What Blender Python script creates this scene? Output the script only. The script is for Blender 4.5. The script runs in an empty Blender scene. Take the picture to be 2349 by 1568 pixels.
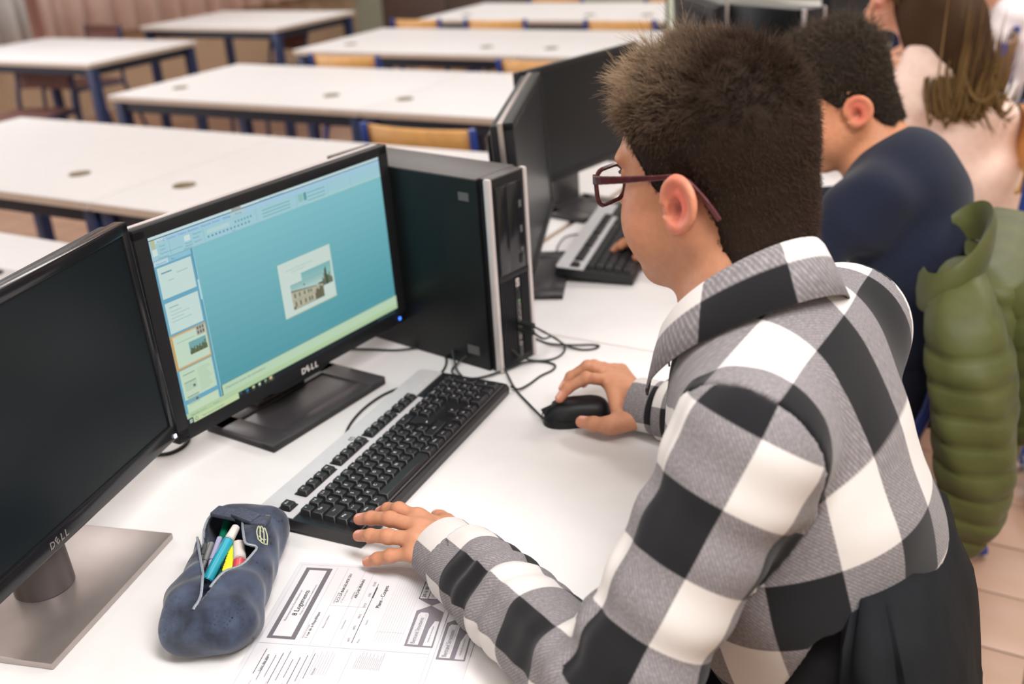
import bpy, bmesh, math, random
import numpy as np
from mathutils import Vector, Matrix
random.seed(7)
rng = np.random.default_rng(7)
S = bpy.context.scene
COL = S.collection

# ------------------------------------------------------------------ camera, world, lights, exposure
CAM = np.array([0.0, 0.0, 1.5178])
CR = np.array([0.8691642, 0.4907443, -0.0610215])
CU = np.array([-0.15087, 0.3806512, 0.9123283])
CF = np.array([-0.4709478, 0.7837568, -0.404887])
FPX = 2387.7
cam_data = bpy.data.cameras.new('camera')
cam_data.sensor_width = 36.0
cam_data.lens = 36.0 * FPX / 2349.0
cam_data.clip_start = 0.05
cam_data.dof.use_dof = True
cam_data.dof.focus_distance = 1.22
cam_data.dof.aperture_fstop = 3.4
cam = bpy.data.objects.new('camera', cam_data)
COL.objects.link(cam)
m = Matrix.Identity(4)
for i in range(3):
    m[i][0], m[i][1], m[i][2], m[i][3] = CR[i], CU[i], -CF[i], CAM[i]
cam.matrix_world = m
S.camera = cam

S.view_settings.view_transform = 'Standard'
S.view_settings.look = 'None'
S.view_settings.gamma = 1.0
S.view_settings.exposure = 0.0
try:
    S.view_settings.use_curve_mapping = False
except Exception:
    pass
try:
    S.cycles.use_denoising = True
    S.cycles.max_bounces = 8
    S.cycles.sample_clamp_indirect = 6.0
    S.cycles.caustics_reflective = False
    S.cycles.caustics_refractive = False
except Exception:
    pass

W = bpy.data.worlds.new('world')
S.world = W
W.use_nodes = True
W.node_tree.nodes['Background'].inputs[0].default_value = (0.85, 0.92, 1.0, 1)
W.node_tree.nodes['Background'].inputs[1].default_value = 0.6

def area(name, loc, size, energy, color, rot):
    l = bpy.data.lights.new(name, 'AREA')
    l.shape = 'RECTANGLE'
    l.size, l.size_y = size
    l.energy = energy
    l.color = color
    o = bpy.data.objects.new(name, l)
    o.location = loc
    o.rotation_euler = rot
    COL.objects.link(o)
    return o

WARM = (1.0, 0.985, 0.975)
for i, (x, y, en) in enumerate([(-2.2, -2.2, 22), (0.6, -2.2, 24), (-4.8, 0.4, 14), (-1.6, 0.4, 12), (0.6, 0.4, 78), (-4.8, 3.6, 22), (-2.2, 3.6, 15), (0.6, 3.6, 56), (-4.8, 6.8, 32), (-2.2, 6.8, 26), (0.6, 6.8, 40)]):  # the first two, behind the camera, are added as frontal fill
    area('ceiling_and_fill_lamp', (x, y, 2.82), (1.5, 0.6), en, WARM, (0, 0, 0))
# daylight through the windows of the left wall, out of the frame
area('window_daylight', (-7.05, 2.0, 1.75), (1.7, 4.6), 110, (0.86, 0.94, 1.0), (0, math.radians(-90), 0))

def at(px, py, z):
    """point of the room at height z that the photograph shows at pixel (px, py)"""
    d = CF + (px - 1174.45) / FPX * CR - (py - 784.0) / FPX * CU
    return CAM + d * ((z - CAM[2]) / d[2])

def atd(px, py, dist):
    d = CF + (px - 1174.45) / FPX * CR - (py - 784.0) / FPX * CU
    return CAM + d * dist

# ------------------------------------------------------------------ helpers
def tag(o, label=None, cat=None, group=None, kind=None):
    if label: o['label'] = label
    if cat: o['category'] = cat
    if group: o['group'] = group
    if kind: o['kind'] = kind
    return o

def thing(name, label, cat, loc=(0, 0, 0), rz=0.0, group=None):
    o = bpy.data.objects.new(name, None)
    o.empty_display_size = 0.05
    o.location = loc
    o.rotation_euler = (0, 0, rz)
    COL.objects.link(o)
    return tag(o, label, cat, group)

def link(name, me, mat=None, parent=None, loc=None, rot=None):
    o = bpy.data.objects.new(name, me)
    if mat is not None:
        for mm in (mat if isinstance(mat, (list, tuple)) else [mat]):
            if me.materials.get(mm.name) is None:
                me.materials.append(mm)
    if loc is not None: o.location = loc
    if rot is not None: o.rotation_euler = rot
    o.parent = parent
    COL.objects.link(o)
    return o

def finish(bm, name, smooth=True, angle=35):
    me = bpy.data.meshes.new(name)
    bmesh.ops.recalc_face_normals(bm, faces=bm.faces)
    flags = []
    if smooth:
        ar = {f: f.calc_area() for f in bm.faces}
        for f in bm.faces:
            nb_ = [ar[g] for e in f.edges for g in e.link_faces if g is not f]
            flags.append(not (nb_ and ar[f] > 4 * sorted(nb_)[len(nb_) // 2]))
    bm.to_mesh(me)
    bm.free()
    if smooth:
        me.polygons.foreach_set('use_smooth', flags)
        me.set_sharp_from_angle(angle=math.radians(angle))
    return me

def obj(name, bm, mat, parent=None, loc=None, rot=None, smooth=True, angle=35):
    return link(name, finish(bm, name, smooth, angle), mat, parent, loc, rot)

def merge(bm, src):
    me = bpy.data.meshes.new('tmp')
    src.to_mesh(me); src.free()
    bm.from_mesh(me)
    bpy.data.meshes.remove(me)

def bx(bm, c, s, bev=0.0, rot=None, seg=2):
    b = bmesh.new()
    bmesh.ops.create_cube(b, size=1.0)
    bmesh.ops.scale(b, vec=s, verts=b.verts)
    if bev > 0:
        bmesh.ops.bevel(b, geom=list(b.edges), offset=bev, segments=seg, affect='EDGES', profile=0.6)
    if rot is not None:
        bmesh.ops.rotate(b, cent=(0, 0, 0), matrix=rot, verts=b.verts)
    bmesh.ops.translate(b, vec=c, verts=b.verts)
    merge(bm, b)
    return bm

def B(c, s, bev=0.0, rot=None):
    return bx(bmesh.new(), c, s, bev, rot)

def cyl(bm, p0, p1, r0, r1=None, n=16, cap=True):
    r1 = r0 if r1 is None else r1
    p0, p1 = Vector(p0), Vector(p1)
    d = p1 - p0
    b = bmesh.new()
    bmesh.ops.create_cone(b, cap_ends=cap, segments=n, radius1=r0, radius2=r1, depth=d.length)
    bmesh.ops.rotate(b, cent=(0, 0, 0), matrix=d.to_track_quat('Z', 'Y').to_matrix(), verts=b.verts)
    bmesh.ops.translate(b, vec=(p0 + p1) / 2, verts=b.verts)
    merge(bm, b)
    return bm

def smooth_path(pts, sub=6):
    P = [np.array(p, float) for p in pts]
    P = [2 * P[0] - P[1]] + P + [2 * P[-1] - P[-2]]
    out = []
    for i in range(1, len(P) - 2):
        for k in range(sub):
            t = k / sub
            out.append(0.5 * ((2 * P[i]) + (-P[i - 1] + P[i + 1]) * t + (2 * P[i - 1] - 5 * P[i] + 4 * P[i + 1] - P[i + 2]) * t * t
                              + (-P[i - 1] + 3 * P[i] - 3 * P[i + 1] + P[i + 2]) * t ** 3))
    out.append(P[-2])
    return out

def tube(bm, pts, r, n=8, cap=True, closed=False):
    """swept tube; r a number or a list"""
    P = [Vector(p) for p in pts]
    rs = r if isinstance(r, (list, tuple, np.ndarray)) else [r] * len(P)
    rings = []
    up = None
    L = len(P)
    for i, p in enumerate(P):
        if closed:
            t = P[(i + 1) % L] - P[i - 1]
        else:
            t = P[min(i + 1, L - 1)] - P[max(i - 1, 0)]
        t.normalize()
        if up is None:
            up = t.orthogonal().normalized()
        up = (up - t * up.dot(t)).normalized()
        sd = t.cross(up)
        rings.append([bm.verts.new(p + (up * math.cos(a) + sd * math.sin(a)) * rs[i]) for a in [2 * math.pi * k / n for k in range(n)]])
    for i in range(L if closed else L - 1):
        a, b = rings[i], rings[(i + 1) % L]
        for k in range(n):
            bm.faces.new((a[k], a[(k + 1) % n], b[(k + 1) % n], b[k]))
    if cap and not closed:
        bm.faces.new(list(reversed(rings[0])))
        bm.faces.new(rings[-1])
    return bm

def prism(bm, poly, z0, z1):
    a = [bm.verts.new((x, y, z0)) for x, y in poly]
    b = [bm.verts.new((x, y, z1)) for x, y in poly]
    n = len(poly)
    bm.faces.new(list(reversed(a)))
    bm.faces.new(b)
    for i in range(n):
        bm.faces.new((a[i], a[(i + 1) % n], b[(i + 1) % n], b[i]))
    return bm

def rrect(w, h, r, n=5, cx=0, cy=0):
    pts = []
    for sx, sy, a0 in ((1, 1, 0), (-1, 1, 90), (-1, -1, 180), (1, -1, 270)):
        for k in range(n + 1):
            a = math.radians(a0 + 90 * k / n)
            pts.append((cx + sx * (w / 2 - r) + r * math.cos(a), cy + sy * (h / 2 - r) + r * math.sin(a)))
    return pts

def lathe(bm, prof, n=24, c=(0, 0, 0)):
    rings = []
    for r, z in prof:
        rings.append([bm.verts.new((c[0] + r * math.cos(2 * math.pi * k / n), c[1] + r * math.sin(2 * math.pi * k / n), c[2] + z)) for k in range(n)])
    for a, b in zip(rings, rings[1:]):
        for k in range(n):
            bm.faces.new((a[k], a[(k + 1) % n], b[(k + 1) % n], b[k]))
    bm.faces.new(list(reversed(rings[0])))
    bm.faces.new(rings[-1])
    return bm

TXT = {}
def text(name, body, size, mat, parent, loc, rot=(0, 0, 0), align='CENTER', valign='CENTER', ext=0.0, shear=0.0, sx=1.0, bold=0.0):
    """flat lettering as a mesh of its own"""
    key = (body, round(size, 5), align, valign, ext, shear, bold, mat.name)
    if key not in TXT:
        cu = bpy.data.curves.new(name, 'FONT')
        cu.body = body; cu.size = size; cu.align_x = align; cu.align_y = valign
        cu.extrude = ext; cu.shear = shear; cu.offset = bold; cu.resolution_u = 2
        tmp = bpy.data.objects.new('lettering_tmp', cu)
        me = bpy.data.meshes.new_from_object(tmp)
        bpy.data.objects.remove(tmp); bpy.data.curves.remove(cu)
        me.name = name
        me.materials.clear(); me.materials.append(mat)
        TXT[key] = me
    o = bpy.data.objects.new(name, TXT[key])
    o.parent = parent; o.location = loc; o.rotation_euler = rot; o.scale = (sx, 1, 1)
    COL.objects.link(o)
    return o

def flatart(name, items, mat, parent, z0=0.0, dz=0.00004):
    """flat print: list of (polygon, colour); later items lie above earlier ones"""
    v, f, cols = [], [], []
    for k, (poly, c) in enumerate(items):
        if len(poly) == 4 and not isinstance(poly[0], (tuple, list)):
            x0, y0, x1, y1 = poly
            poly = [(x0, y0), (x1, y0), (x1, y1), (x0, y1)]
        f.append(list(range(len(v), len(v) + len(poly))))
        v += [(x, y, z0 + dz * k) for x, y in poly]
        cols += [c] * len(poly)
    me = bpy.data.meshes.new(name)
    me.from_pydata(v, [], f)
    a = me.color_attributes.new('col', 'FLOAT_COLOR', 'CORNER')
    a.data.foreach_set('color', np.array([list(c) + [1.0] for c in cols], np.float32).ravel())
    return link(name, me, mat, parent)

def srgb(r, g, b):
    f = lambda c: (c / 255 / 12.92) if c / 255 <= 0.04045 else ((c / 255 + 0.055) / 1.055) ** 2.4
    return (f(r), f(g), f(b))

# ------------------------------------------------------------------ materials
MATS = {}
def mat(name, color, rough=0.5, metal=0.0, spec=0.5, noise=0.0, nscale=60.0, bump=0.0, bscale=300.0, emit=None, estr=1.0, coat=0.0, sheen=0.0, attr=None, alpha=1.0, trans=0.0):
    m_ = bpy.data.materials.new(name)
    m_.use_nodes = True
    nt = m_.node_tree
    p = nt.nodes['Principled BSDF']
    p.inputs['Base Color'].default_value = (*color, 1)
    p.inputs['Roughness'].default_value = rough
    p.inputs['Metallic'].default_value = metal
    p.inputs['Specular IOR Level'].default_value = spec
    p.inputs['Coat Weight'].default_value = coat
    p.inputs['Sheen Weight'].default_value = sheen
    p.inputs['Transmission Weight'].default_value = trans
    p.inputs['Alpha'].default_value = alpha
    src = None
    if attr:
        an = nt.nodes.new('ShaderNodeAttribute'); an.attribute_name = attr
        src = an.outputs['Color']
    tc = nt.nodes.new('ShaderNodeTexCoord')
    if noise > 0:
        nz = nt.nodes.new('ShaderNodeTexNoise')
        nz.inputs['Scale'].default_value = nscale
        nz.inputs['Detail'].default_value = 4
        nt.links.new(tc.outputs['Object'], nz.inputs['Vector'])
        mr = nt.nodes.new('ShaderNodeMapRange')
        mr.inputs['From Min'].default_value = 0.3; mr.inputs['From Max'].default_value = 0.7
        mr.inputs['To Min'].default_value = 1 - noise; mr.inputs['To Max'].default_value = 1 + noise
        nt.links.new(nz.outputs['Fac'], mr.inputs['Value'])
        mx = nt.nodes.new('ShaderNodeMix'); mx.data_type = 'RGBA'; mx.blend_type = 'MULTIPLY'
        mx.inputs['Factor'].default_value = 1.0
        if src is not None: nt.links.new(src, mx.inputs['A'])
        else: mx.inputs['A'].default_value = (*color, 1)
        nt.links.new(mr.outputs['Result'], mx.inputs['B'])
        src = mx.outputs['Result']
    if src is not None:
        nt.links.new(src, p.inputs['Base Color'])
    if bump > 0:
        bn = nt.nodes.new('ShaderNodeTexNoise')
        bn.inputs['Scale'].default_value = bscale
        nt.links.new(tc.outputs['Object'], bn.inputs['Vector'])
        bp = nt.nodes.new('ShaderNodeBump')
        bp.inputs['Strength'].default_value = bump
        bp.inputs['Distance'].default_value = 0.002
        nt.links.new(bn.outputs['Fac'], bp.inputs['Height'])
        nt.links.new(bp.outputs['Normal'], p.inputs['Normal'])
    if emit is not None:
        p.inputs['Emission Strength'].default_value = estr
        if emit == 'attr': nt.links.new(src, p.inputs['Emission Color'])
        else: p.inputs['Emission Color'].default_value = (*emit, 1)
    MATS[name] = m_
    return m_

M = dict(
    wall=mat('painted_wall', srgb(214, 214, 200), 0.8, noise=0.03, nscale=3),
    wall_green=mat('pale_green_wall', srgb(190, 196, 178), 0.8, noise=0.03, nscale=3),
    wall_pink=mat('salmon_wall', srgb(232, 186, 172), 0.8, noise=0.04, nscale=2),
    dado=mat('beige_dado', srgb(206, 176, 148), 0.7, noise=0.03, nscale=4),
    ceil=mat('ceiling_white', (0.8, 0.8, 0.78), 0.9),
    desk=mat('white_laminate', (0.80, 0.775, 0.767), 0.5, spec=0.3, noise=0.015, nscale=25, bump=0.02, bscale=900),
    desk_edge=mat('beige_edge_band', srgb(205, 186, 170), 0.5, noise=0.04, nscale=40),
    navy_metal=mat('navy_painted_steel', srgb(36, 52, 92), 0.4, noise=0.05, nscale=30),
    blue_metal=mat('blue_painted_steel', srgb(42, 70, 150), 0.35, noise=0.04, nscale=30),
    apron=mat('dark_apron', srgb(30, 40, 58), 0.5),
    brass=mat('brass_grommet', srgb(120, 104, 66), 0.4, 0.4),
    wood=mat('beech_ply', srgb(216, 160, 92), 0.45, noise=0.12, nscale=18),
    wood_brown=mat('brown_ply', srgb(112, 78, 44), 0.5, noise=0.12, nscale=18),
    wood_red=mat('red_brown_seat', srgb(112, 74, 66), 0.6, noise=0.1, nscale=20),
    cabinet=mat('dark_brown_wood', srgb(84, 68, 62), 0.6, noise=0.1, nscale=14),
    curtain=mat('salmon_curtain', srgb(255, 226, 216), 0.9, noise=0.06, nscale=5, sheen=0.3),
    voile=mat('white_voile', srgb(246, 248, 250), 0.9),
    blk=mat('black_plastic', (0.011, 0.011, 0.013), 0.45, spec=0.3, noise=0.08, nscale=80, bump=0.05, bscale=1500),
    blk_gloss=mat('glossy_black_plastic', (0.012, 0.012, 0.014), 0.16, spec=0.5, noise=0.05, nscale=60),
    stand=mat('charcoal_stand_plastic', (0.05, 0.046, 0.05), 0.3, spec=0.6, noise=0.1, nscale=12),
    key=mat('key_black', (0.016, 0.016, 0.018), 0.42, spec=0.45, noise=0.1, nscale=200),
    kbase=mat('keyboard_black', (0.012, 0.012, 0.014), 0.35, spec=0.5),
    silver=mat('silver_plastic', srgb(206, 204, 206), 0.38, 0.15, noise=0.03, nscale=50),
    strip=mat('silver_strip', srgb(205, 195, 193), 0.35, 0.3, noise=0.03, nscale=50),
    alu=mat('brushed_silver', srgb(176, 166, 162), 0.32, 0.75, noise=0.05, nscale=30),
    neck=mat('grey_neck_plastic', srgb(92, 84, 84), 0.4, 0.2, noise=0.05, nscale=30),
    steel_top=mat('pc_lid_steel', (0.10, 0.092, 0.09), 0.42, 0.3, noise=0.04, nscale=30),
    pcside=mat('pc_side_black', (0.006, 0.0075, 0.008), 0.4, spec=0.28, noise=0.15, nscale=20),
    screen_off=mat('screen_off', (0.006, 0.010, 0.0125), 0.3, spec=0.28, noise=0.1, nscale=6),
    sticker=mat('grey_sticker', (0.09, 0.09, 0.09), 0.5),
    legend=mat('key_legend', (0.82, 0.80, 0.76), 0.6),
    ink=mat('dark_ink', (0.02, 0.02, 0.025), 0.7),
    ink_grey=mat('grey_ink', (0.30, 0.28, 0.31), 0.7),
    white=mat('white_print', (0.82, 0.80, 0.78), 0.6),
    led=mat('blue_led', (0.02, 0.06, 0.5), 0.3, emit=(0.05, 0.2, 1.0), estr=2.5),
    led_w=mat('white_led', (0.5, 0.5, 0.6), 0.3, emit=(0.75, 0.75, 1.0), estr=1.6),
    cable=mat('black_cable', (0.012, 0.016, 0.014), 0.45),
    cable_grey=mat('grey_cable', (0.12, 0.12, 0.12), 0.5),
    paper=mat('paper_print', (0.70, 0.69, 0.72), 0.85, attr='col'),
    paper_edge=mat('white_paper', (0.66, 0.65, 0.672), 0.85),
    screen=mat('lit_screen', (0.0, 0.0, 0.0), 0.35, spec=0.25, attr='col', emit='attr', estr=0.82),
    grout=mat('floor_grout', srgb(92, 78, 66), 0.9, noise=0.1, nscale=10),
)
for k_ in ('screen',):
    nt = M[k_].node_tree
    p_ = nt.nodes['Principled BSDF']
    for l_ in list(nt.links):
        if l_.to_socket == p_.inputs['Base Color']: nt.links.remove(l_)
    p_.inputs['Base Color'].default_value = (0.01, 0.01, 0.01, 1)
# ------------------------------------------------------------------ the room
def struct(name, bm, m_, **k):
    return tag(obj(name, bm, m_, **k), kind='structure')

X0, X1, Y0, Y1, ZC = -7.2, 3.2, -3.0, 9.2, 2.9
# floor: base slab with a tile pattern in the material where the single tiles are too far to tell apart
fm = bpy.data.materials.new('far_floor_tiles'); fm.use_nodes = True
nt = fm.node_tree; p_ = nt.nodes['Principled BSDF']
tc = nt.nodes.new('ShaderNodeTexCoord'); br = nt.nodes.new('ShaderNodeTexBrick')
br.offset = 0.0; br.squash = 1.0
br.inputs['Scale'].default_value = 1.0
br.inputs['Brick Width'].default_value = 0.195; br.inputs['Row Height'].default_value = 0.195
br.inputs['Mortar Size'].default_value = 0.004
br.inputs['Color1'].default_value = (*srgb(178, 141, 118), 1); br.inputs['Color2'].default_value = (*srgb(184, 147, 124), 1)
br.inputs['Mortar'].default_value = (*srgb(110, 92, 78), 1)
mp = nt.nodes.new('ShaderNodeMapping'); mp.inputs['Location'].default_value = (0.088, -0.077, 0)
nt.links.new(tc.outputs['Object'], mp.inputs['Vector']); nt.links.new(mp.outputs['Vector'], br.inputs['Vector'])
nt.links.new(br.outputs['Color'], p_.inputs['Base Color']); p_.inputs['Roughness'].default_value = 0.35
floor = struct('floor', B(((X0 + X1) / 2, (Y0 + Y1) / 2, -0.054), (X1 - X0, Y1 - Y0, 0.1)), fm)
grout = struct('floor_screed', B((0.207, 2.722, -0.0035), (1.95, 3.9, 0.002)), M['grout'])
tile_m = mat('terracotta_tile', srgb(180, 143, 120), 0.35, noise=0.05, nscale=9)
tile_me = finish(B((0, 0, 0), (0.1905, 0.1905, 0.008), 0.0015), 'tile')
tile_me.materials.append(tile_m)
for i in range(10):
    for j in range(20):
        t = bpy.data.objects.new('floor_tile', tile_me)
        t.parent = grout
        t.location = (-0.62 + 0.195 * i - 0.0505, 0.8695 + 0.195 * j - 0.0, -0.0042 + rng.uniform(-0.0003, 0.0003))
        COL.objects.link(t)
struct('wall_back', B(((X0 + X1) / 2, Y1 + 0.05, ZC / 2), (X1 - X0, 0.1, ZC)), M['wall_green'])
struct('wall_right', B((X1 + 0.05, (Y0 + Y1) / 2, ZC / 2), (0.1, Y1 - Y0, ZC)), M['wall'])
struct('wall_front', B(((X0 + X1) / 2, Y0 - 0.05, ZC / 2), (X1 - X0, 0.1, ZC)), M['wall'])
wl = bmesh.new()
bx(wl, (X0 - 0.05, (Y0 + Y1) / 2, 1.75), (0.1, Y1 - Y0, 2.3))
struct('wall_left', wl, M['wall_pink'])
struct('trim_1', B((X0 - 0.045, (Y0 + Y1) / 2, 0.3), (0.11, Y1 - Y0, 0.6)), M['dado'])
struct('ceiling', B(((X0 + X1) / 2, (Y0 + Y1) / 2, ZC + 0.05), (X1 - X0, Y1 - Y0, 0.1)), M['ceil'])
pole = struct('trim_2', B((-1.555, 4.10, ZC / 2), (0.105, 0.11, ZC), 0.006), mat('cream_pole', srgb(214, 218, 198), 0.5))
obj('cover_edge', B((-1.612, 4.095, ZC / 2), (0.012, 0.10, ZC - 0.01)), mat('dark_green_edge', srgb(74, 86, 62), 0.6), pole)

def curtain(name, label, y0, y1, x, z0, z1, m_, folds, amp, kind=None):
    bm = bmesh.new()
    n = folds * 10
    rows = []
    for z, a in ((z0, 1.15), ((z0 + z1) / 2, 1.0), (z1, 0.6)):
        rows.append([bm.verts.new((x + amp * a * math.sin(2 * math.pi * k / 10 + 0.6 * math.sin(k * 0.37)) + 0.2 * amp * math.sin(k * 1.7), y0 + (y1 - y0) * k / n, z)) for k in range(n + 1)])
    for a, b in zip(rows, rows[1:]):
        for k in range(n):
            bm.faces.new((a[k], a[k + 1], b[k + 1], b[k]))
    o = obj(name, bm, m_, angle=80)
    sm = o.modifiers.new('thick', 'SOLIDIFY'); sm.thickness = 0.004
    return tag(o, label, 'curtain')
curtain('curtain', 'long salmon pink curtain hanging along the left wall beyond the tables', 5.25, 9.0, -7.05, 0.60, 2.6, M['curtain'], 15, 0.05)
curtain('sheer_curtain', 'white voile curtain bunched at the corner of the picture beside the pink curtain', 3.9, 5.1, -6.98, 0.62, 2.6, M['voile'], 6, 0.06)

# ------------------------------------------------------------------ tables
LEG = finish(B((0, 0, 0.345), (0.05, 0.05, 0.69), 0.004), 'leg')
LEG.materials.append(M['navy_metal'])
def table(name, label, x0, x1, y0, y1, cat='table', group=None, grommets=(), legs=True, zt=0.75, light=None):
    cx, cy = (x0 + x1) / 2, (y0 + y1) / 2
    w, d = x1 - x0, y1 - y0
    t = thing(name, label, cat, (cx, cy, 0), 0, group)
    top = obj('tabletop', B((0, 0, zt - 0.0125), (w, d, 0.025), 0.003), M['desk'], t)
    eb = bmesh.new()
    for s in (-1, 1):
        bx(eb, (0, s * (d / 2 + 0.0005), zt - 0.0145), (w - 0.006, 0.003, 0.021))
        bx(eb, (s * (w / 2 + 0.0005), 0, zt - 0.0145), (0.003, d - 0.006, 0.021))
    obj('edge_band', eb, M['desk_edge'], top)
    ap = bmesh.new()
    for s in (-1, 1):
        bx(ap, (0, s * (d / 2 - 0.045), zt - 0.05), (w - 0.12, 0.03, 0.05), 0.002)
        bx(ap, (s * (w / 2 - 0.045), 0, zt - 0.05), (0.03, d - 0.06, 0.05), 0.002)
    obj('apron', ap, M['apron'], t)
    for sx in (-1, 1):
        for sy in (-1, 1):
            o = link('leg', LEG, None, t, (sx * (w / 2 - 0.035), sy * (d / 2 - 0.045), 0))
            f = obj('foot', B((0, 0, 0.008), (0.054, 0.054, 0.016), 0.003), M['blk'], o)
            o.scale = (1, 1, (zt - 0.03) / 0.69)
    for gx, gy in grommets:
        g = bmesh.new()
        lathe(g, [(0.0, 0.0), (0.034, 0.0), (0.034, 0.0025), (0.026, 0.0025), (0.024, 0.0012), (0.0, 0.0012)], 20, (gx - cx, gy - cy, zt))
        obj('cable_grommet', g, M['brass'], t)
    return t
table('computer_desk', 'white desk with monitors, keyboard and papers before the boy in the plaid shirt', -1.262, -0.40, -0.15, 1.541, 'desk')
table('computer_desk', 'white desk carrying the second keyboard in front of the boy in the navy sweater', -1.10, -0.32, 1.547, 3.0, 'desk')
table('computer_desk', 'white desk beside the cream pole under the dark computers at the back', -1.10, -0.32, 3.006, 4.5, 'desk')
table('classroom_table', 'white table just behind the screen standing at the picture edge, nearest of the empty tables', -2.67, -1.27, 0.78, 1.605)
G1 = 'empty white classroom tables'
rows = [(1.895, 2.723, 'first'), (3.17, 4.0, 'second'), (4.43, 5.26, 'third'), (5.64, 6.46, 'fourth')]
for y0, y1, nth in rows:
    gl = [(-2.83, y0 + 0.225), (-3.70, y0 + 0.225)]
    gr = [(-2.37 if nth == 'first' else -2.46, y0 + 0.225)]
    table('classroom_table', f'empty white table at the window end of the {nth} row behind the monitors', -3.92, -2.523, y0, y1, group=G1, grommets=gl)
    table('classroom_table', f'empty white table at the computer end of the {nth} row behind the monitors', -2.517, -1.12, y0, y1, group=G1, grommets=gr)
table('classroom_table', 'lone white table with a red brown chair under it, beside the sheer curtain', -6.25, -4.87, 3.86, 4.67, group=G1)
table('classroom_table', 'lone white table farthest along the pink curtain', -5.95, -4.72, 5.2, 6.03, group=G1)

# ------------------------------------------------------------------ chairs
def make_chair(label, loc, rz, woodm='wood', metal='blue_metal', group=None, w=0.40, ztop=0.80, name='school_chair'):
    """school chair: sitter faces local +y, the backrest stands at local y = 0"""
    t = thing(name, label, 'chair', loc, rz, group)
    s = bmesh.new()
    prism(s, rrect(w - 0.02, 0.38, 0.05, 5, 0, 0.22), 0.445, 0.457)
    obj('seat', s, M[woodm], t)
    bk = bmesh.new()
    n = 10
    rows_ = []
    for z, yy in ((ztop - 0.155, 0.012), (ztop - 0.15, 0.0), (ztop - 0.02, -0.018), (ztop - 0.01, -0.008)):
        rows_.append([bk.verts.new(((w - 0.045) * (k / n - 0.5), yy - 0.03 * (1 - (2 * k / n - 1) ** 2), z)) for k in range(n + 1)])
    for a, b in zip(rows_, rows_[1:]):
        for k in range(n):
            bk.faces.new((a[k], a[k + 1], b[k + 1], b[k]))
    o = obj('backrest', bk, M[woodm], t, angle=60)
    sm = o.modifiers.new('thick', 'SOLIDIFY'); sm.thickness = 0.010
    for sx in (-1, 1):
        x = sx * (w / 2 - 0.012)
        b = bmesh.new()
        tube(b, smooth_path([(x, -0.022, ztop - 0.005), (x, 0.0, 0.60), (x, 0.03, 0.45), (x, -0.03, 0.25), (x * 1.05, -0.10, 0.012)], 5), 0.0125, 10)
        obj('back_post', b, M[metal], t)
        b = bmesh.new()
        tube(b, smooth_path([(x, 0.03, 0.435), (x, 0.36, 0.437), (x, 0.40, 0.40), (x * 1.05, 0.43, 0.012)], 5), 0.0125, 10)
        obj('front_leg', b, M[metal], t)
    b = bmesh.new()
    tube(b, [(-w / 2 + 0.012, 0.34, 0.435), (w / 2 - 0.012, 0.34, 0.435)], 0.010, 8)
    obj('crossbar', b, M[metal], t)
    return t
G2 = 'wooden chairs tucked under the rows of tables'
for lab, x, y, w in [
    ('light wood chair with blue posts tucked behind the first empty row, beside the black monitors', -2.005, 2.835, 0.46),
    ('light wood chair back at the window end between the second and third rows', -3.295, 4.10, 0.43),
    ('light wood chair back peeping over the black monitor, between the second and third rows', -2.22, 4.10, 0.43),
    ('light wood chair back at the window end between the third and fourth rows', -3.73, 5.36, 0.36),
    ('light wood chair back in the middle between the third and fourth rows', -3.18, 5.36, 0.42),
    ('light wood chair back next to the cream pole between the third and fourth rows', -2.40, 5.36, 0.43),
    ('light wood chair back in the middle behind the fourth row', -3.40, 6.55, 0.42),
    ('light wood chair back toward the pole behind the fourth row', -2.55, 6.55, 0.42)]:
    make_chair(lab, (x, y, 0), 0.0, group=G2, w=w)
make_chair('red brown chair standing under the lone table near the sheer curtain', (-5.50, 4.03, 0), math.radians(195), 'wood_red', 'navy_metal', ztop=0.72)
make_chair('red brown chair behind the lone table near the sheer curtain', (-6.05, 4.95, 0), math.radians(175), 'wood_red', 'navy_metal', ztop=0.80)
make_chair('red brown chair under the lone table farthest along the pink curtain', (-5.0, 5.62, 0), math.radians(170), 'wood_red', 'navy_metal', ztop=0.70)
# low brown cabinet against the far wall
c = thing('low_cabinet', 'dark brown low cabinet against the pale green far wall', 'cabinet', (-5.35, 8.2, 0))
obj('body', B((0, 0.2, 0.33), (1.5, 0.4, 0.62), 0.004), M['cabinet'], c)
obj('countertop', B((0, 0.2, 0.655), (1.56, 0.46, 0.03), 0.004), M['cabinet'], c)
for sx in (-1, 1):
    d = obj('door', B((sx * 0.37, -0.008, 0.34), (0.70, 0.018, 0.54), 0.003), M['cabinet'], c)
    obj('handle', B((sx * 0.07, -0.026, 0.36), (0.014, 0.02, 0.10), 0.004), M['alu'], d)
# ------------------------------------------------------------------ monitors
def lettering_dell(parent, x, z, y, size, m_):
    # four letters, the second one tilted
    adv = size * 0.74
    for k, ch in enumerate('DELL'):
        text('brand_letter', ch, size, m_, parent, (x + (k - 1.5) * adv + (0.0 if k < 3 else -size * 0.08), y, z), (math.pi / 2, math.radians(-32) if k == 1 else 0, 0), ext=0.0002, shear=0.12, sx=1.0, bold=size * 0.02)

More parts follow.
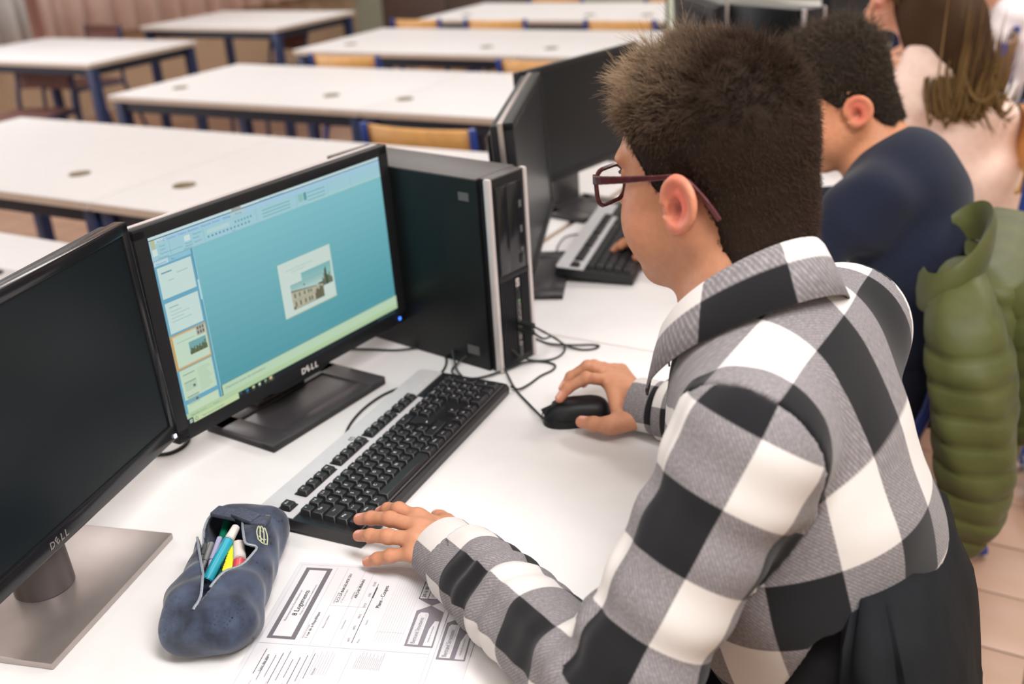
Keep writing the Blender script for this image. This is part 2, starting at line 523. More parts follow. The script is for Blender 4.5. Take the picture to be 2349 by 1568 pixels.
def make_monitor(name, label, loc, rz, panel_y, z0, W, H, bez, tilt, base, base_m, neck, bezel_m, lit=False, group=None, thick=0.045, led=None, brand=True, roll=0.0, front_gloss=False, neck_m=None, chin=False, px=0.0, trim=None):
    """viewer looks along local +y; origin at the middle of the foot on the desk"""
    t = thing(name, label, 'monitor', loc, rz, group)
    l, r_, tp, bt = bez
    rot = (-tilt, -roll, 0)
    pl = (px, panel_y, z0)
    fb = bmesh.new()
    dpt = 0.018
    bx(fb, (0, dpt / 2, H - tp / 2), (W, dpt, tp), 0.0025)
    bx(fb, (0, dpt / 2, bt / 2), (W, dpt, bt), 0.0025)
    bx(fb, (-W / 2 + l / 2, dpt / 2, H / 2), (l, dpt, H - 0.002), 0.0025)
    bx(fb, (W / 2 - r_ / 2, dpt / 2, H / 2), (r_, dpt, H - 0.002), 0.0025)
    if chin:
        c_ = bmesh.new()
        prism(c_, [(-0.085, 0.002), (-0.055, -0.0055), (0.035, -0.0055), (0.062, 0.002)], 0.0005, 0.014)
        bmesh.ops.rotate(c_, cent=(0, 0, 0), matrix=Matrix.Rotation(math.pi / 2, 3, 'X'), verts=c_.verts)
        bmesh.ops.translate(c_, vec=(0, 0.0148, 0), verts=c_.verts)
        merge(fb, c_)
    bezel = obj('bezel', fb, bezel_m, t, pl, rot)
    sw, sh = W - l - r_, H - tp - bt
    sc = obj('screen', B((-W / 2 + l + sw / 2, 0.006, bt + sh / 2), (sw + 0.002, 0.006, sh + 0.002)), M['screen_off'], t, pl, rot)
    bk = bmesh.new()
    bx(bk, (0, 0.018 + thick * 0.25, H / 2), (W - 0.008, thick * 0.5, H - 0.008), 0.006)
    bx(bk, (0, 0.018 + thick * 0.6, H * 0.52), (W * 0.62, thick * 0.8, H * 0.72), 0.012)
    for k in range(9):
        bx(bk, (-0.08 + 0.02 * k, 0.018 + thick + 0.0005, H * 0.78), (0.012, 0.001, 0.03))
    obj('back_shell', bk, M['blk'], t, pl, rot)
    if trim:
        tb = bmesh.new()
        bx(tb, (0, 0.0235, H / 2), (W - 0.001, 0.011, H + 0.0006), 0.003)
        obj('trim_and_sheen', tb, M[trim], t, pl, rot)  # on the edge-on monitor this silver paints in its top's reflection
    # neck and foot
    bw, bd, bh, by = base
    f = bmesh.new()
    if bh < 0.0125 and base_m in (M['alu'],):
        bx(f, (0, by, bh / 2), (bw, bd, bh), 0.0025)
    else:
        # foot with a shallow recessed tray
        z = bh
        bx(f, (0, by, bh * 0.40), (bw, bd, bh * 0.8), 0.002)
        fr = 0.038
        bx(f, (0, by + bd / 2 - 0.02, bh * 0.5), (bw, 0.04, bh), 0.002)
        bx(f, (-bw / 2 + fr / 2, by, bh * 0.5), (fr, bd, bh), 0.002)
        bx(f, (bw / 2 - fr / 2, by, bh * 0.5), (fr, bd, bh), 0.002)
        bx(f, (0, by - bd / 2 + 0.014, bh * 0.46), (bw, 0.028, bh * 0.92), 0.002)
    foot = obj('stand_foot', f, base_m, t)
    nb = bmesh.new()
    if neck == 'cyl':
        cyl(nb, (0, by + 0.0, bh), (0, by + 0.005, z0 + 0.10), 0.036, 0.033, 28)
    else:
        bx(nb, (0, by + 0.055, (z0 + 0.12 + bh) / 2), (0.085, 0.028, z0 + 0.12 - bh), 0.008)
        bx(nb, (0, by + 0.054, bh + 0.004), (0.11, 0.036, 0.008), 0.003)
    obj('stand_neck', nb, neck_m or base_m, t)
    if led:
        lb = bmesh.new()
        bx(lb, (led[0], -0.0006, led[1]), (0.005, 0.0022, 0.0055), 0.0009)
        obj('power_led', lb, led[2], bezel)
    if brand:
        lettering_dell(bezel, brand[0], brand[1], -0.0006, brand[2], brand[3])
    return t, bezel, sc

YAW2 = 1.4996
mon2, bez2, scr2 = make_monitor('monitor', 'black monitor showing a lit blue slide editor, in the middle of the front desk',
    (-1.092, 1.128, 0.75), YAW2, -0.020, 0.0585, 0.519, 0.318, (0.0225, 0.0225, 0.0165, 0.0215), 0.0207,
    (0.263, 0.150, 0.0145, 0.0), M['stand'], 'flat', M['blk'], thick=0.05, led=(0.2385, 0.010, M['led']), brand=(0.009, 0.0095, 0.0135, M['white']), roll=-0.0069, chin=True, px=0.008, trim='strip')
# --- picture on the screen: flat, at the plane of the panel
def C(r, g, b): return srgb(r, g, b)
art = []
def q(x0, y0, x1, y1, c): art.append(((x0, y0, x1, y1), c))
SWM, SHM = 474.0, 280.0
# background of the editing area, lighter at its top like the program's own fill
n_ = 14
for k in range(n_):
    t_ = k / (n_ - 1)
    c0, c1 = np.array((88, 164, 176)), np.array((134, 200, 210))
    q(68, 33 + (246 - 33) * k / n_, 474, 33 + (246 - 33) * (k + 1) / n_, C(*(c0 + (c1 - c0) * t_)))
q(0, 246, 474, 275, C(168, 214, 226)); q(0, 276, 474, 280, C(205, 232, 236)); q(0, 268.5, 474, 275, C(172, 212, 236))
q(300, 246, 474, 250, C(176, 220, 220))
q(0, 246, 474, 247, C(150, 200, 206))
for i_, (x0, x1) in enumerate([(27, 40), (46, 60), (64, 80), (87, 102), (108, 118), (127, 138)]):
    pass
q(10, 268.8, 24, 275, C(200, 228, 232))
for gx in (32, 92, 192, 276, 346, 400): q(gx, 248, gx + 0.6, 268, C(132, 190, 200))
q(148, 275.5, 166, 280, C(170, 176, 168)); q(143, 269, 172, 275, C(184, 214, 220))
q(3, 253, 11, 262, C(222, 236, 226)); q(3.5, 263, 9, 275, C(196, 200, 150)); q(58, 258, 68, 266, C(216, 236, 236)); q(98, 257, 140, 263, C(190, 222, 224))
for k in range(12): q(98 + 7 * k, 251.5, 101 + 7 * k, 254.5, C(96, 158, 178))
for k in range(6): q(150 + 6 * k, 258.5, 153 + 6 * k, 261.5, C(108, 168, 184))
for k in range(3): q(204, 251 + 5 * k, 262, 252.6 + 5 * k, C(128, 186, 190))
for k in range(3): q(300, 251 + 6 * k, 340, 252.4 + 6 * k, C(122, 180, 184))
q(280, 254, 290, 266, C(150, 200, 196)); q(292, 254, 298, 266, C(96, 160, 168))
# slide pane
q(0, 14, 66, 246, C(110, 176, 202)); q(1, 239, 25, 246, C(196, 226, 236)); q(25, 239, 64, 246, C(150, 204, 222))
q(64.2, 17, 66.4, 246, C(96, 168, 196)); q(66.8, 17, 69, 246, C(150, 206, 220)); q(65.4, 170, 68.4, 200, C(196, 226, 232))
q(0.5, 84, 64, 136.5, C(214, 168, 92)); q(4.4, 86.6, 62.6, 134.4, C(206, 214, 200))
TH = C(208, 232, 226); THg = C(206, 230, 206)
q(3.6, 191, 62.2, 236, TH); q(4, 139.4, 62, 184.5, TH); q(4.6, 88.5, 62.6, 132.5, THg); q(3.6, 37, 62.6, 82.6, C(204, 228, 200)); q(4.6, 10, 62.6, 30, C(206, 230, 198))
q(9, 226, 27, 228, C(120, 160, 176)); q(34, 221, 54, 222, C(160, 190, 190)); q(18, 214, 28, 215, C(160, 190, 190))
q(10, 176, 26, 177.4, C(150, 184, 186))
for k in range(4): q(10, 170 - 5 * k, 30 + (k * 13) % 24, 171 - 5 * k, C(168, 200, 196))
q(10, 123, 42, 124, C(164, 196, 190)); q(46, 122, 61, 137, C(176, 178, 166))
for a_ in range(3):
    for b_ in range(2): q(48 + 4.6 * a_, 124 + 6.5 * b_, 50.4 + 4.6 * a_, 128 + 6.5 * b_, C(92, 92, 82))
q(29, 99, 60, 118, C(120, 176, 180))
for k in range(16):
    hh = 5 + 9 * abs(math.sin(k * 1.9)) * (0.6 + 0.4 * (k > 11))
    q(29 + 1.94 * k, 99, 31 + 1.94 * k, 99 + hh, C(82 + (k * 37) % 30, 96 + (k * 17) % 24, 76))
for a_ in range(2):
    q(8, 62 - 22 * a_, 29, 63 - 22 * a_, C(90, 112, 104)); q(8, 74 - 22 * a_, 29, 75 - 22 * a_, C(120, 140, 126)) if a_ == 0 else None
    for k in range(5): q(8, 58 - 2.4 * k - 22 * a_ + 2, 29, 58.8 - 2.4 * k - 22 * a_ + 2, C(160, 184, 164))
    q(22, 50 - 21 * a_ + 2, 26, 54 - 21 * a_ + 2, C(84, 112, 112))
for k in range(12): q(34, 42 + 3 * k, 50 + (k * 7) % 9, 43 + 3 * k, C(178, 204, 180))
# notes, status bar, task bar
q(70, 16.5, 474, 33, C(196, 224, 192)); q(70, 31.6, 474, 33.4, C(176, 212, 192)); q(0, 9.5, 474, 17, C(188, 216, 170)); q(0, 8.8, 474, 9.8, C(150, 190, 160))
q(0, 0, 474, 9, C(16, 26, 32)); q(10, 0, 97, 9.4, C(204, 226, 176))
q(3.2, 1.6, 5.4, 4.2, C(200, 220, 214)); q(5.8, 1.6, 8, 4.4, C(200, 220, 214)); q(3.2, 4.6, 5.4, 7, C(200, 220, 214)); q(5.8, 4.8, 8, 7.3, C(200, 220, 214))
def disc(cx, cy, r, c, n=14, r2=None):
    art.append(([(cx + r * math.cos(2 * math.pi * k / n), cy + r * math.sin(2 * math.pi * k / n)) for k in range(n)], c))
disc(15.6, 4.6, 2.7, C(92, 108, 88)); disc(15.6, 4.6, 1.9, C(204, 226, 176))
q(99.6, 4.2, 103.6, 8, C(60, 84, 92)); disc(114.2, 5.6, 2.6, C(36, 140, 176)); disc(114.2, 5.4, 1.2, C(16, 26, 32)); q(113, 4.6, 117, 5.3, C(36, 140, 176))
q(124.6, 3.6, 129.6, 7.6, C(206, 208, 150)); q(137.2, 3, 141.8, 7.6, C(206, 220, 180)); disc(152, 5.6, 2.5, C(168, 188, 130)); disc(152, 5.6, 1.0, C(60, 110, 120)); q(157, 0.2, 170, 9, C(62, 70, 62)); q(160.6, 3.4, 166, 8.2, C(222, 186, 130)); disc(163.4, 5.6, 1.5, C(232, 220, 190))
for k in range(5): q(112 + 12.5 * k, 1.0, 117 + 12.5 * k, 1.5, C(110, 140, 140))
for k in range(6): q(420 + 8 * k, 3.2, 424 + 8 * k, 6.6, C(52, 88, 92))
# the slide with two photographs
q(213.2, 83.4, 330.8, 172.8, C(150, 190, 180)); q(214, 84.4, 330, 172, C(212, 230, 222)); q(214, 83.2, 330.4, 84.4, C(196, 200, 160))
for k in range(10): q(259.4, 109.8 + 3.6 * k, 326, 113.4 + 3.6 * k, C(176 - 5 * k, 216 - 3 * k, 208 - 2 * k))
for k in range(17):
    hh = [4, 6, 5, 8, 10, 9, 12, 14, 11, 20, 26, 12, 16, 14, 19, 11, 9][k]
    q(286 + 2.35 * k, 109.8, 288.5 + 2.35 * k, 109.8 + hh, C(84 + (k * 31) % 40, 96 + (k * 23) % 36, 84 + (k * 11) % 20))
art.append(([(311, 109.8), (315, 109.8), (314, 138), (312.4, 140), (311.4, 136)], C(58, 76, 62)))
art.append(([(300, 109.8), (303, 109.8), (302, 130), (301, 132), (300, 128)], C(62, 80, 66)))
for k in range(6): q(232.8, 118 + 2.6 * k, 303.2, 120.6 + 2.6 * k, C(186 - 8 * k, 216 - 5 * k, 210 - 4 * k))
art.append(([(232.8, 92.6), (303.2, 92.6), (303.2, 114), (288, 116), (232.8, 123)], C(190, 186, 162)))
art.append(([(232.8, 121.4), (288, 114.8), (288, 116.2), (232.8, 124)], C(120, 122, 110)))
art.append(([(232.8, 106.6), (286, 105), (286, 105.8), (232.8, 107.6)], C(160, 158, 138)))
for k, x in enumerate((238, 248, 259, 268, 273.5)):
    q(x, 110.4 - 0.2 * k, x + 3.4, 118 - 0.9 * k, C(104, 118, 110)); q(x, 96, x + 3.4, 104.4 - 0.4 * k, C(98, 112, 98))
for k in range(9): q(283 + 2.2 * k, 92.8, 285.4 + 2.2 * k, 104 + 6 * abs(math.sin(k * 2.3)) + 0.6 * k, C(92 + (k * 29) % 34, 90 + (k * 17) % 30, 88))
q(232.8, 92.4, 303.2, 93.6, C(150, 160, 130)); disc(236, 95.4, 2.2, C(70, 96, 66)); disc(262, 126, 1.6, C(40, 104, 96))
for k in range(3): q(228 + 12 * k, 157.6 - 4.5 * k, 288 - 18 * k, 158.6 - 4.5 * k, C(178, 200, 196))
sa = [([(x / 1000, y / 1000) for x, y in ([(p[0], p[1]), (p[2], p[1]), (p[2], p[3]), (p[0], p[3])] if not isinstance(p[0], tuple) else p)], c) for p, c in art]
pic = flatart('screen_picture', sa, M['screen'], scr2, z0=0.0, dz=0.000012)
pic.location = (-0.2370, 0.0022, 0.0215)
pic.rotation_euler = (math.pi / 2, 0, 0)
def inkmat(n, c):
    m_ = mat(n, (0, 0, 0), 0.5, emit=c, estr=0.82)
    return m_
I1, I2, I3 = inkmat('screen_ink_blue', C(60, 136, 190)), inkmat('screen_ink_dark', C(96, 120, 122)), inkmat('screen_ink_teal', C(84, 150, 166))
def st(body, x, y, size, m_, al='LEFT'):
    text('screen_text', body, size / 1000, m_, scr2, (-0.2370 + x / 1000, -0.0012, 0.0215 + y / 1000), (math.pi / 2, 0, 0), al, 'CENTER')
for w_, x in (('Accueil', 11), ('Insertion', 28), ('Création', 46), ('Animations', 64), ('Diaporama', 87), ('Révision', 108), ('Affichage', 127), ('Format', 151)):
    st(w_, x, 271.6, 4.2, I1 if w_ != 'Accueil' else I3)
st('Couper', 13, 265, 3.4, I3); st('Copier', 13, 260, 3.4, I3); st('Reproduire la mise en forme', 13, 254.6, 3.2, I3)
st('Presse-papiers', 9, 249.4, 3.0, I3); st('Disposition', 71, 265, 3.4, I3); st('Rétablir', 71, 259.6, 3.4, I3); st('Supprimer', 71, 254, 3.4, I3); st('Diapositives', 52, 249.4, 3.0, I3); st('Police', 140, 249.4, 3.0, I3)
st('Nouvelle', 56, 256, 3.2, I3); st('diapositive', 55, 252.6, 3.2, I3)
st('Diapositives', 2, 242.4, 3.6, I1); st('Plan', 28, 242.4, 3.6, I1)
st('Présentation - Microsoft PowerPoint', 200, 277.8, 3.4, I1)
st('Cliquez pour ajouter des commentaires', 74, 27, 5.0, I2)
st('Diapositive 3 sur 8', 6, 13.2, 3.6, I2); st('Français', 48, 13.2, 3.4, I1); st('Taper ici pour rechercher', 24, 4.8, 4.0, I2)

mon1_corner = np.array((-1.083, 0.873, 0.828))
y1 = 1.846
W1, H1 = 0.515, 0.3175
e1 = np.array((math.cos(y1), math.sin(y1), 0))
mid = mon1_corner - e1 * W1 / 2
n1 = np.array((math.sin(y1), -math.cos(y1), 0))
b1 = mid - n1 * 0.052
mon1, bez1, scr1 = make_monitor('monitor', 'glossy black switched-off monitor with a wide silver foot and round neck, nearest the camera',
    (b1[0], b1[1], 0.75), y1, -0.052, 0.078, W1, H1, (0.014, 0.014, 0.016, 0.024), 0.03,
    (0.255, 0.205, 0.009, 0.0), M['alu'], 'cyl', M['blk_gloss'], led=(0.248, 0.006, M['led_w']), brand=(-0.012, 0.0115, 0.0125, M['alu']), neck_m=M['neck'], thick=0.04)
mon4, _, _ = make_monitor('monitor', 'black monitor turned to the boy in the navy sweater, standing on a square grey foot',
    (-1.115, 2.262, 0.75), math.radians(79), -0.018, 0.112, 0.443, 0.268, (0.013, 0.013, 0.013, 0.018), 0.04,
    (0.185, 0.135, 0.012, 0.01), M['stand'], 'flat', M['blk'], brand=None, thick=0.045)
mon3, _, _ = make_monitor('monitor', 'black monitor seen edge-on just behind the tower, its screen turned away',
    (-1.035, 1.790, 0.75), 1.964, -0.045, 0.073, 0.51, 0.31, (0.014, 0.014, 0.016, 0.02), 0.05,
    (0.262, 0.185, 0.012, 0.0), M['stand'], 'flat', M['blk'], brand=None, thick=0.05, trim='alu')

# ------------------------------------------------------------------ tower PC
def make_tower(label, loc, rz, group=None, detail=True):
    """front faces local -y; origin at the front left bottom corner of the floor print"""
    w, d, h = 0.0995, 0.378, 0.338
    t = thing('computer_tower', label, 'computer', loc, rz, group)
    obj('chassis', B((w / 2, 0.026 + (d - 0.026) / 2, h / 2 - 0.001), (w - 0.001, d - 0.026, h - 0.004), 0.0015), M['pcside'], t)
    obj('lid', B((w / 2, 0.026 + (d - 0.026) / 2, h - 0.0015), (w, d - 0.028, 0.003), 0.001), M['steel_top'], t)
    fb = bmesh.new()
    bx(fb, (w / 2, 0.0145, h / 2), (w - 0.012, 0.023, h), 0.003)
    front = obj('front_panel', fb, M['blk'], t)
    obj('front_cap', B((w / 2, 0.014, h - 0.0012), (w - 0.016, 0.022, 0.003), 0.001), M['steel_top'], front)
    for sx in (0, 1):
        s = bmesh.new()
        x = 0.0045 + sx * (w - 0.009)
        bx(s, (x, 0.0060, h / 2 + 0.001), (0.0085, 0.013, h + 0.001), 0.0038)
        obj('silver_edge', s, M['strip'], t)
    if not detail: return t
    yf = 0.0028
    bay = bmesh.new()
    bx(bay, (w / 2 - 0.0015, yf - 0.0006, h - 0.013 - 0.078), (0.066, 0.003, 0.152), 0.001)
    bx(bay, (w / 2 - 0.020, yf - 0.0022, h - 0.013 - 0.078), (0.026, 0.003, 0.146), 0.0008)
    bx(bay, (w / 2 + 0.012, yf - 0.0022, h - 0.013 - 0.078), (0.0385, 0.003, 0.148), 0.0008)
    by_ = obj('drive_bay', bay, M['blk_gloss'], t)
    obj('eject_button', B((w / 2 + 0.020, yf - 0.004, h - 0.148), (0.008, 0.002, 0.016), 0.0006), M['blk'], by_)
    for zz, s_ in ((h - 0.055, (0.007, 0.0004, 0.012)), (h - 0.098, (0.006, 0.0004, 0.012)), (h - 0.133, (0.006, 0.0004, 0.007)), (h - 0.150, (0.006, 0.0004, 0.010))):
        obj('drive_mark', B((w / 2 + 0.024, yf - 0.0041, zz), s_), M['sticker'], by_)
    g = bmesh.new()
    for k in range(17):
        x = 0.014 + k * (w - 0.028) / 16
        if abs(x - (w / 2 + 0.006)) < 0.0075: continue
        bx(g, (x, yf - 0.0012, 0.087), (0.0022, 0.003, 0.146))
    bx(g, (w / 2, yf - 0.001, 0.166), (w - 0.022, 0.004, 0.010), 0.001)
    obj('front_grille', g, M['blk'], t)
    cx = w / 2 + 0.006
    col = obj('port_column', B((cx, yf - 0.0015, 0.087), (0.0115, 0.0035, 0.146), 0.0008), M['blk_gloss'], t)
    bd = obj('logo_badge', B((cx, yf - 0.0036, 0.1505), (0.0085, 0.001, 0.0145), 0.0004), M['strip'], t)
    text('logo', 'hp', 0.0105, M['ink'], bd, (cx, yf - 0.0043, 0.1505), (math.pi / 2, math.radians(90), 0), shear=0.25)
    obj('power_button', B((cx, yf - 0.0036, 0.128), (0.0075, 0.001, 0.016), 0.0004), M['blk'], t)
    obj('activity_light', B((cx + 0.001, yf - 0.0042, 0.1175), (0.004, 0.0006, 0.002)), mat('green_led', (0.1, 0.3, 0.05), 0.4, emit=(0.3, 0.7, 0.2), estr=0.3), t)
    for k in range(4):
        u = obj('usb_port', B((cx, yf - 0.0036, 0.108 - 0.0125 * k), (0.0065, 0.0012, 0.0100), 0.0003), M['alu'], t)
        obj('port_tongue', B((cx - 0.0008, yf - 0.0044, 0.108 - 0.0125 * k), (0.0036, 0.0006, 0.0085)), M['ink'], u)
    for k in range(2):
        j = bmesh.new()
        cyl(j, (cx, yf - 0.004, 0.051 - 0.0125 * k), (cx, yf - 0.0015, 0.051 - 0.0125 * k), 0.0035, n=14)
        a_ = obj('audio_jack', j, M['alu'], t)
        j = bmesh.new()
        cyl(j, (cx, yf - 0.0044, 0.051 - 0.0125 * k), (cx, yf - 0.003, 0.051 - 0.0125 * k), 0.0018, n=12)
        obj('jack_hole', j, M['ink'], a_)
    obj('side_sticker', B((-0.0002, 0.055, h - 0.032), (0.0008, 0.022, 0.014)), M['sticker'], t)
    obj('side_sticker', B((-0.0002, 0.060, 0.033), (0.0008, 0.026, 0.016)), M['sticker'], t)
    return t
make_tower('black tower computer with silver front edges standing by the lit screen', (-0.841, 1.359, 0.75), math.radians(80.6))
# the machines farther along the computer row
G3 = 'dark computers on the back desk beside the cream pole'
make_tower('black computer with pale edges behind the heads, on the back desk', (-0.90, 3.42, 0.75), math.radians(62), G3, False)
make_tower('black computer nearest the cream pole, on the end of the second row table', (-1.29, 3.53, 0.75), math.radians(24), G3, False)
make_monitor('monitor', 'small dark edge-on monitor with a grey stand, between two computers beyond the heads', (-1.20, 3.28, 0.75), math.radians(128), -0.03, 0.12, 0.42, 0.27, (0.014, 0.014, 0.014, 0.018), 0.05, (0.2, 0.16, 0.012, 0.0), M['neck'], 'flat', M['blk'], brand=None, group=G3)
make_monitor('monitor', 'dark monitor above the head of the boy in navy, farthest on the back desk', (-0.86, 4.02, 0.75), math.radians(75), -0.02, 0.12, 0.46, 0.29, (0.014, 0.014, 0.014, 0.018), 0.05, (0.2, 0.16, 0.012, 0.0), M['stand'], 'flat', M['blk'], brand=None, group=G3)

# ------------------------------------------------------------------ keyboards
U = 0.01905
def key_mesh(w, h=0.0085, cap=0.0065):
    bm = bmesh.new()
    lo = [(-w / 2, -0.009), (w / 2, -0.009), (w / 2, 0.009), (-w / 2, 0.009)]
    tw = w / 2 - 0.0026
    hi = [(-tw, -0.0062), (tw, -0.0062), (tw, 0.0078), (-tw, 0.0078)]
    a = [bm.verts.new((x, y, 0)) for x, y in lo]
    b = [bm.verts.new((x, y, h)) for x, y in hi]
    bm.faces.new(list(reversed(a)))
    top = bm.faces.new(b)
    for i in range(4):
        bm.faces.new((a[i], a[(i + 1) % 4], b[(i + 1) % 4], b[i]))
    es = [e for e in bm.edges if not all(abs(v.co.z) < 1e-6 for v in e.verts)]
    bmesh.ops.bevel(bm, geom=es, offset=0.0009, segments=1, affect='EDGES')
    me = finish(bm, 'key', True, 30)
    me.materials.append(M['key'])
    return me
KM = {}
def enter_mesh():
    bm = bmesh.new()
    lo = [(-0.0137, 0.010), (-0.0137, 0.0281), (0.0137, 0.0281), (0.0137, -0.009), (-0.0090, -0.009), (-0.0090, 0.010)]
    hi = [(-0.0112, 0.0125), (-0.0112, 0.0268), (0.0111, 0.0268), (0.0111, -0.0062), (-0.0064, -0.0062), (-0.0064, 0.0125)]
    a = [bm.verts.new((x, y, 0)) for x, y in lo]; b = [bm.verts.new((x, y, 0.0085)) for x, y in hi]
    bm.faces.new(a); bm.faces.new(list(reversed(b)))
    for i in range(6): bm.faces.new((a[i], b[i], b[(i + 1) % 6], a[(i + 1) % 6]))
    me = finish(bm, 'key', True, 30); me.materials.append(M['key']); return me
KM['enter'] = enter_mesh()
LAY = []
def row(r, u0, caps, widths=None):
    u = u0
    for i, c_ in enumerate(caps):
        w = (widths or {}).get(i, 1.0)
        LAY.append((u + w / 2, r, w, c_)); u += w
row(0, 0, ['Esc']); row(0, 2, ['F1', 'F2', 'F3', 'F4']); row(0, 6.5, ['F5', 'F6', 'F7', 'F8']); row(0, 11, ['F9', 'F10', 'F11', 'F12']); row(0, 15.25, ['Impr', 'Arrêt', 'Pause'])
row(1, 0, ['²', '1 &', '2 é', '3 "', "4 '", '5 (', '6 -', '7 è', '8 _', '9 ç', '0 à', '° )', '+ =', '←'], {13: 2})
row(2, 0, ['Tab', 'A', 'Z', 'E', 'R', 'T', 'Y', 'U', 'I', 'O', 'P', '¨ ^', '$ £'], {0: 1.5})
LAY.append((14.25 + 0.0, 3, 'enter', '↵'))
row(3, 0, ['Verr', 'Q', 'S', 'D', 'F', 'G', 'H', 'J', 'K', 'L', 'M', 'ù %', '* µ'], {0: 1.75})
LAY = [k_ for k_ in LAY if not (k_[1] == 3 and k_[3] == '* µ')] + [(13.25, 3, 1.0, '* µ')]
row(4, 0, ['Maj', '< >', 'W', 'X', 'C', 'V', 'B', 'N', '? ,', '. ;', '/ :', '§ !', 'Maj'], {0: 1.25, 12: 2.75})
row(5, 0, ['Ctrl', 'Win', 'Alt', '', 'AltGr', 'Win', 'Menu', 'Ctrl'], {0: 1.25, 1: 1.25, 2: 1.25, 3: 6.25, 4: 1.25, 5: 1.25, 6: 1.25, 7: 1.25})
row(1, 15.25, ['Inser', 'Orig', 'Page']); row(2, 15.25, ['Suppr', 'Fin', 'Page'])
row(4, 16.25, ['↑']); row(5, 15.25, ['←', '↓', '→'])
row(1, 18.5, ['Num', '/', '*', '-']); row(2, 18.5, ['7', '8', '9']); row(3, 18.5, ['4', '5', '6']); row(4, 18.5, ['1', '2', '3']); row(5, 18.5, ['0', '.'], {0: 2})
LAY.append((22.0, 2.5, 'tall', '+')); LAY.append((22.0, 4.5, 'tall', '↵'))
bmk = bmesh.new(); 
def tall_mesh():
    me = key_mesh(0.018).copy()
    for v in me.vertices: v.co.y = v.co.y + (0.0095 if v.co.y > 0 else -0.0095)
    return me
KM['tall'] = tall_mesh()
FG = 0.032
def make_keyboard(label, loc, rz, tilt, legends=True, group=None, feet=False, ledge=0.0):
    """x runs along the keys, y from the front edge to the back edge"""
    t = thing('keyboard', label, 'keyboard', loc, rz, group)
    r_ = (tilt, 0, 0)
    # housing: side profile swept along x
    prof = [(0, 0.002), (0, 0.012), (0.004, 0.0165), (0.012, 0.0175), (0.1585, 0.0175), (0.166, 0.013), (0.166, 0.003), (0.163, 0.0)]
    hb = bmesh.new()
    L0, L1 = -0.0135, 0.4436
    segs = [(L0, 0.985), (L0 + 0.006, 1.0), (L1 - 0.006, 1.0), (L1, 0.985)]
    rings = [[hb.verts.new((x, 0.083 + (y - 0.083) * s, z)) for y, z in prof] for x, s in segs]
    for a, b in zip(rings, rings[1:]):
        for k in range(len(prof)):
            hb.faces.new((a[k], a[(k + 1) % len(prof)], b[(k + 1) % len(prof)], b[k]))
    hb.faces.new(rings[0]); hb.faces.new(list(reversed(rings[-1])))
    obj('housing', hb, M['kbase'], t, None, r_)
    # silver cover plate: back strip with openings left free by the key wells
    sp = bmesh.new()
    zt = 0.0179
    prism(sp, [(L0 + 0.002, 0.1065), (L0 + 0.002, 0.160), (L0 + 0.009, 0.1655), (L1 - 0.009, 0.1655), (L1 - 0.002, 0.160), (L1 - 0.002, 0.1235), (18.35 * U, 0.1235), (18.35 * U, 0.1065)], 0.0170, zt + 0.0006)
    plate = obj('silver_plate', sp, M['silver'], t, None, r_)
    wl = bmesh.new()
    for u0, u1 in ((0, 1), (2, 6), (6.5, 10.5), (11, 15), (15.25, 18.25)):
        prism(wl, rrect((u1 - u0) * U + 0.002, 0.0205, 0.002, 3, (u0 + u1) / 2 * U, 0.1282), zt + 0.0002, zt + 0.0009)
    obj('key_well', wl, M['kbase'], plate)
    fs = bmesh.new()
    bx(fs, ((L0 + L1) / 2, 0.0078, 0.0186), (L1 - L0 - 0.02, 0.0022, 0.0008))
    obj('edge_highlight', fs, M['neck'], t, None, r_)  # grey line painting the highlight along the front edge
    if legends:
        lg = bmesh.new(); prism(lg, rrect(0.011, 0.008, 0.002, 3, 0.196, 0.1465), zt + 0.0006, zt + 0.0008)
        obj('logo_badge', lg, M['sticker'], plate)
        text('logo', 'hp', 0.009, M['white'], plate, (0.196, 0.1465, zt + 0.0009), (0, 0, 0), shear=0.25)
        ld = bmesh.new()
        for k in range(3): bx(ld, ((19.2 + 1.05 * k) * U, 0.1345, zt + 0.0008), (0.003, 0.0016, 0.0004))
        obj('status_light', ld, M['white'], plate)
    for (u, r0, w, c_) in LAY:
        y = 0.0188 + ((4 * U + FG) if r0 == 0 else (5 - r0) * U)
        wk = w if isinstance(w, str) else round(w, 2)
        if wk not in KM: KM[wk] = key_mesh(w * U - 0.0012)
        k = bpy.data.objects.new('key', KM[wk])
        k.parent = t
        rx = tilt + {0: 0.05, 1: 0.03, 2: 0.0, 3: 0, 4: -0.03, 5: -0.04}.get(int(r0), 0)
        zk = 0.0172
        k.location = (u * U, y * math.cos(tilt) - zk * math.sin(tilt), zk * math.cos(tilt) + y * math.sin(tilt))
        k.rotation_euler = (rx, 0, 0)
        COL.objects.link(k)
        if legends and c_:
            sz = 0.0064 if len(c_) == 1 else (0.0048 if len(c_) <= 3 else 0.0032)
            text('key_legend', c_, sz, M['legend'], k, (-0.0012 if len(c_) < 4 else 0, 0.0022, 0.0087), align='CENTER')
    if feet:
        for x in (0.02, 0.41):
            fb = bmesh.new()
            bx(fb, (x, 0.150, -0.008), (0.03, 0.006, 0.020), 0.002)
            obj('flip_foot', fb, M['kbase'], t, None, r_)
    return t
ky = math.radians(95.09)
kx_, kn_ = np.array((math.cos(ky), math.sin(ky))), np.array((-math.sin(ky), math.cos(ky)))
ko = np.array((-0.772, 0.859)) - 0.0188 * kn_
make_keyboard('black and silver keyboard under the hand of the boy in the plaid shirt', (ko[0], ko[1], 0.7505), ky, 0.030)
make_keyboard('black and silver keyboard with raised feet in front of the boy in navy', (-0.80, 1.832, 0.7525), math.radians(103), 0.09, legends=False, feet=True)

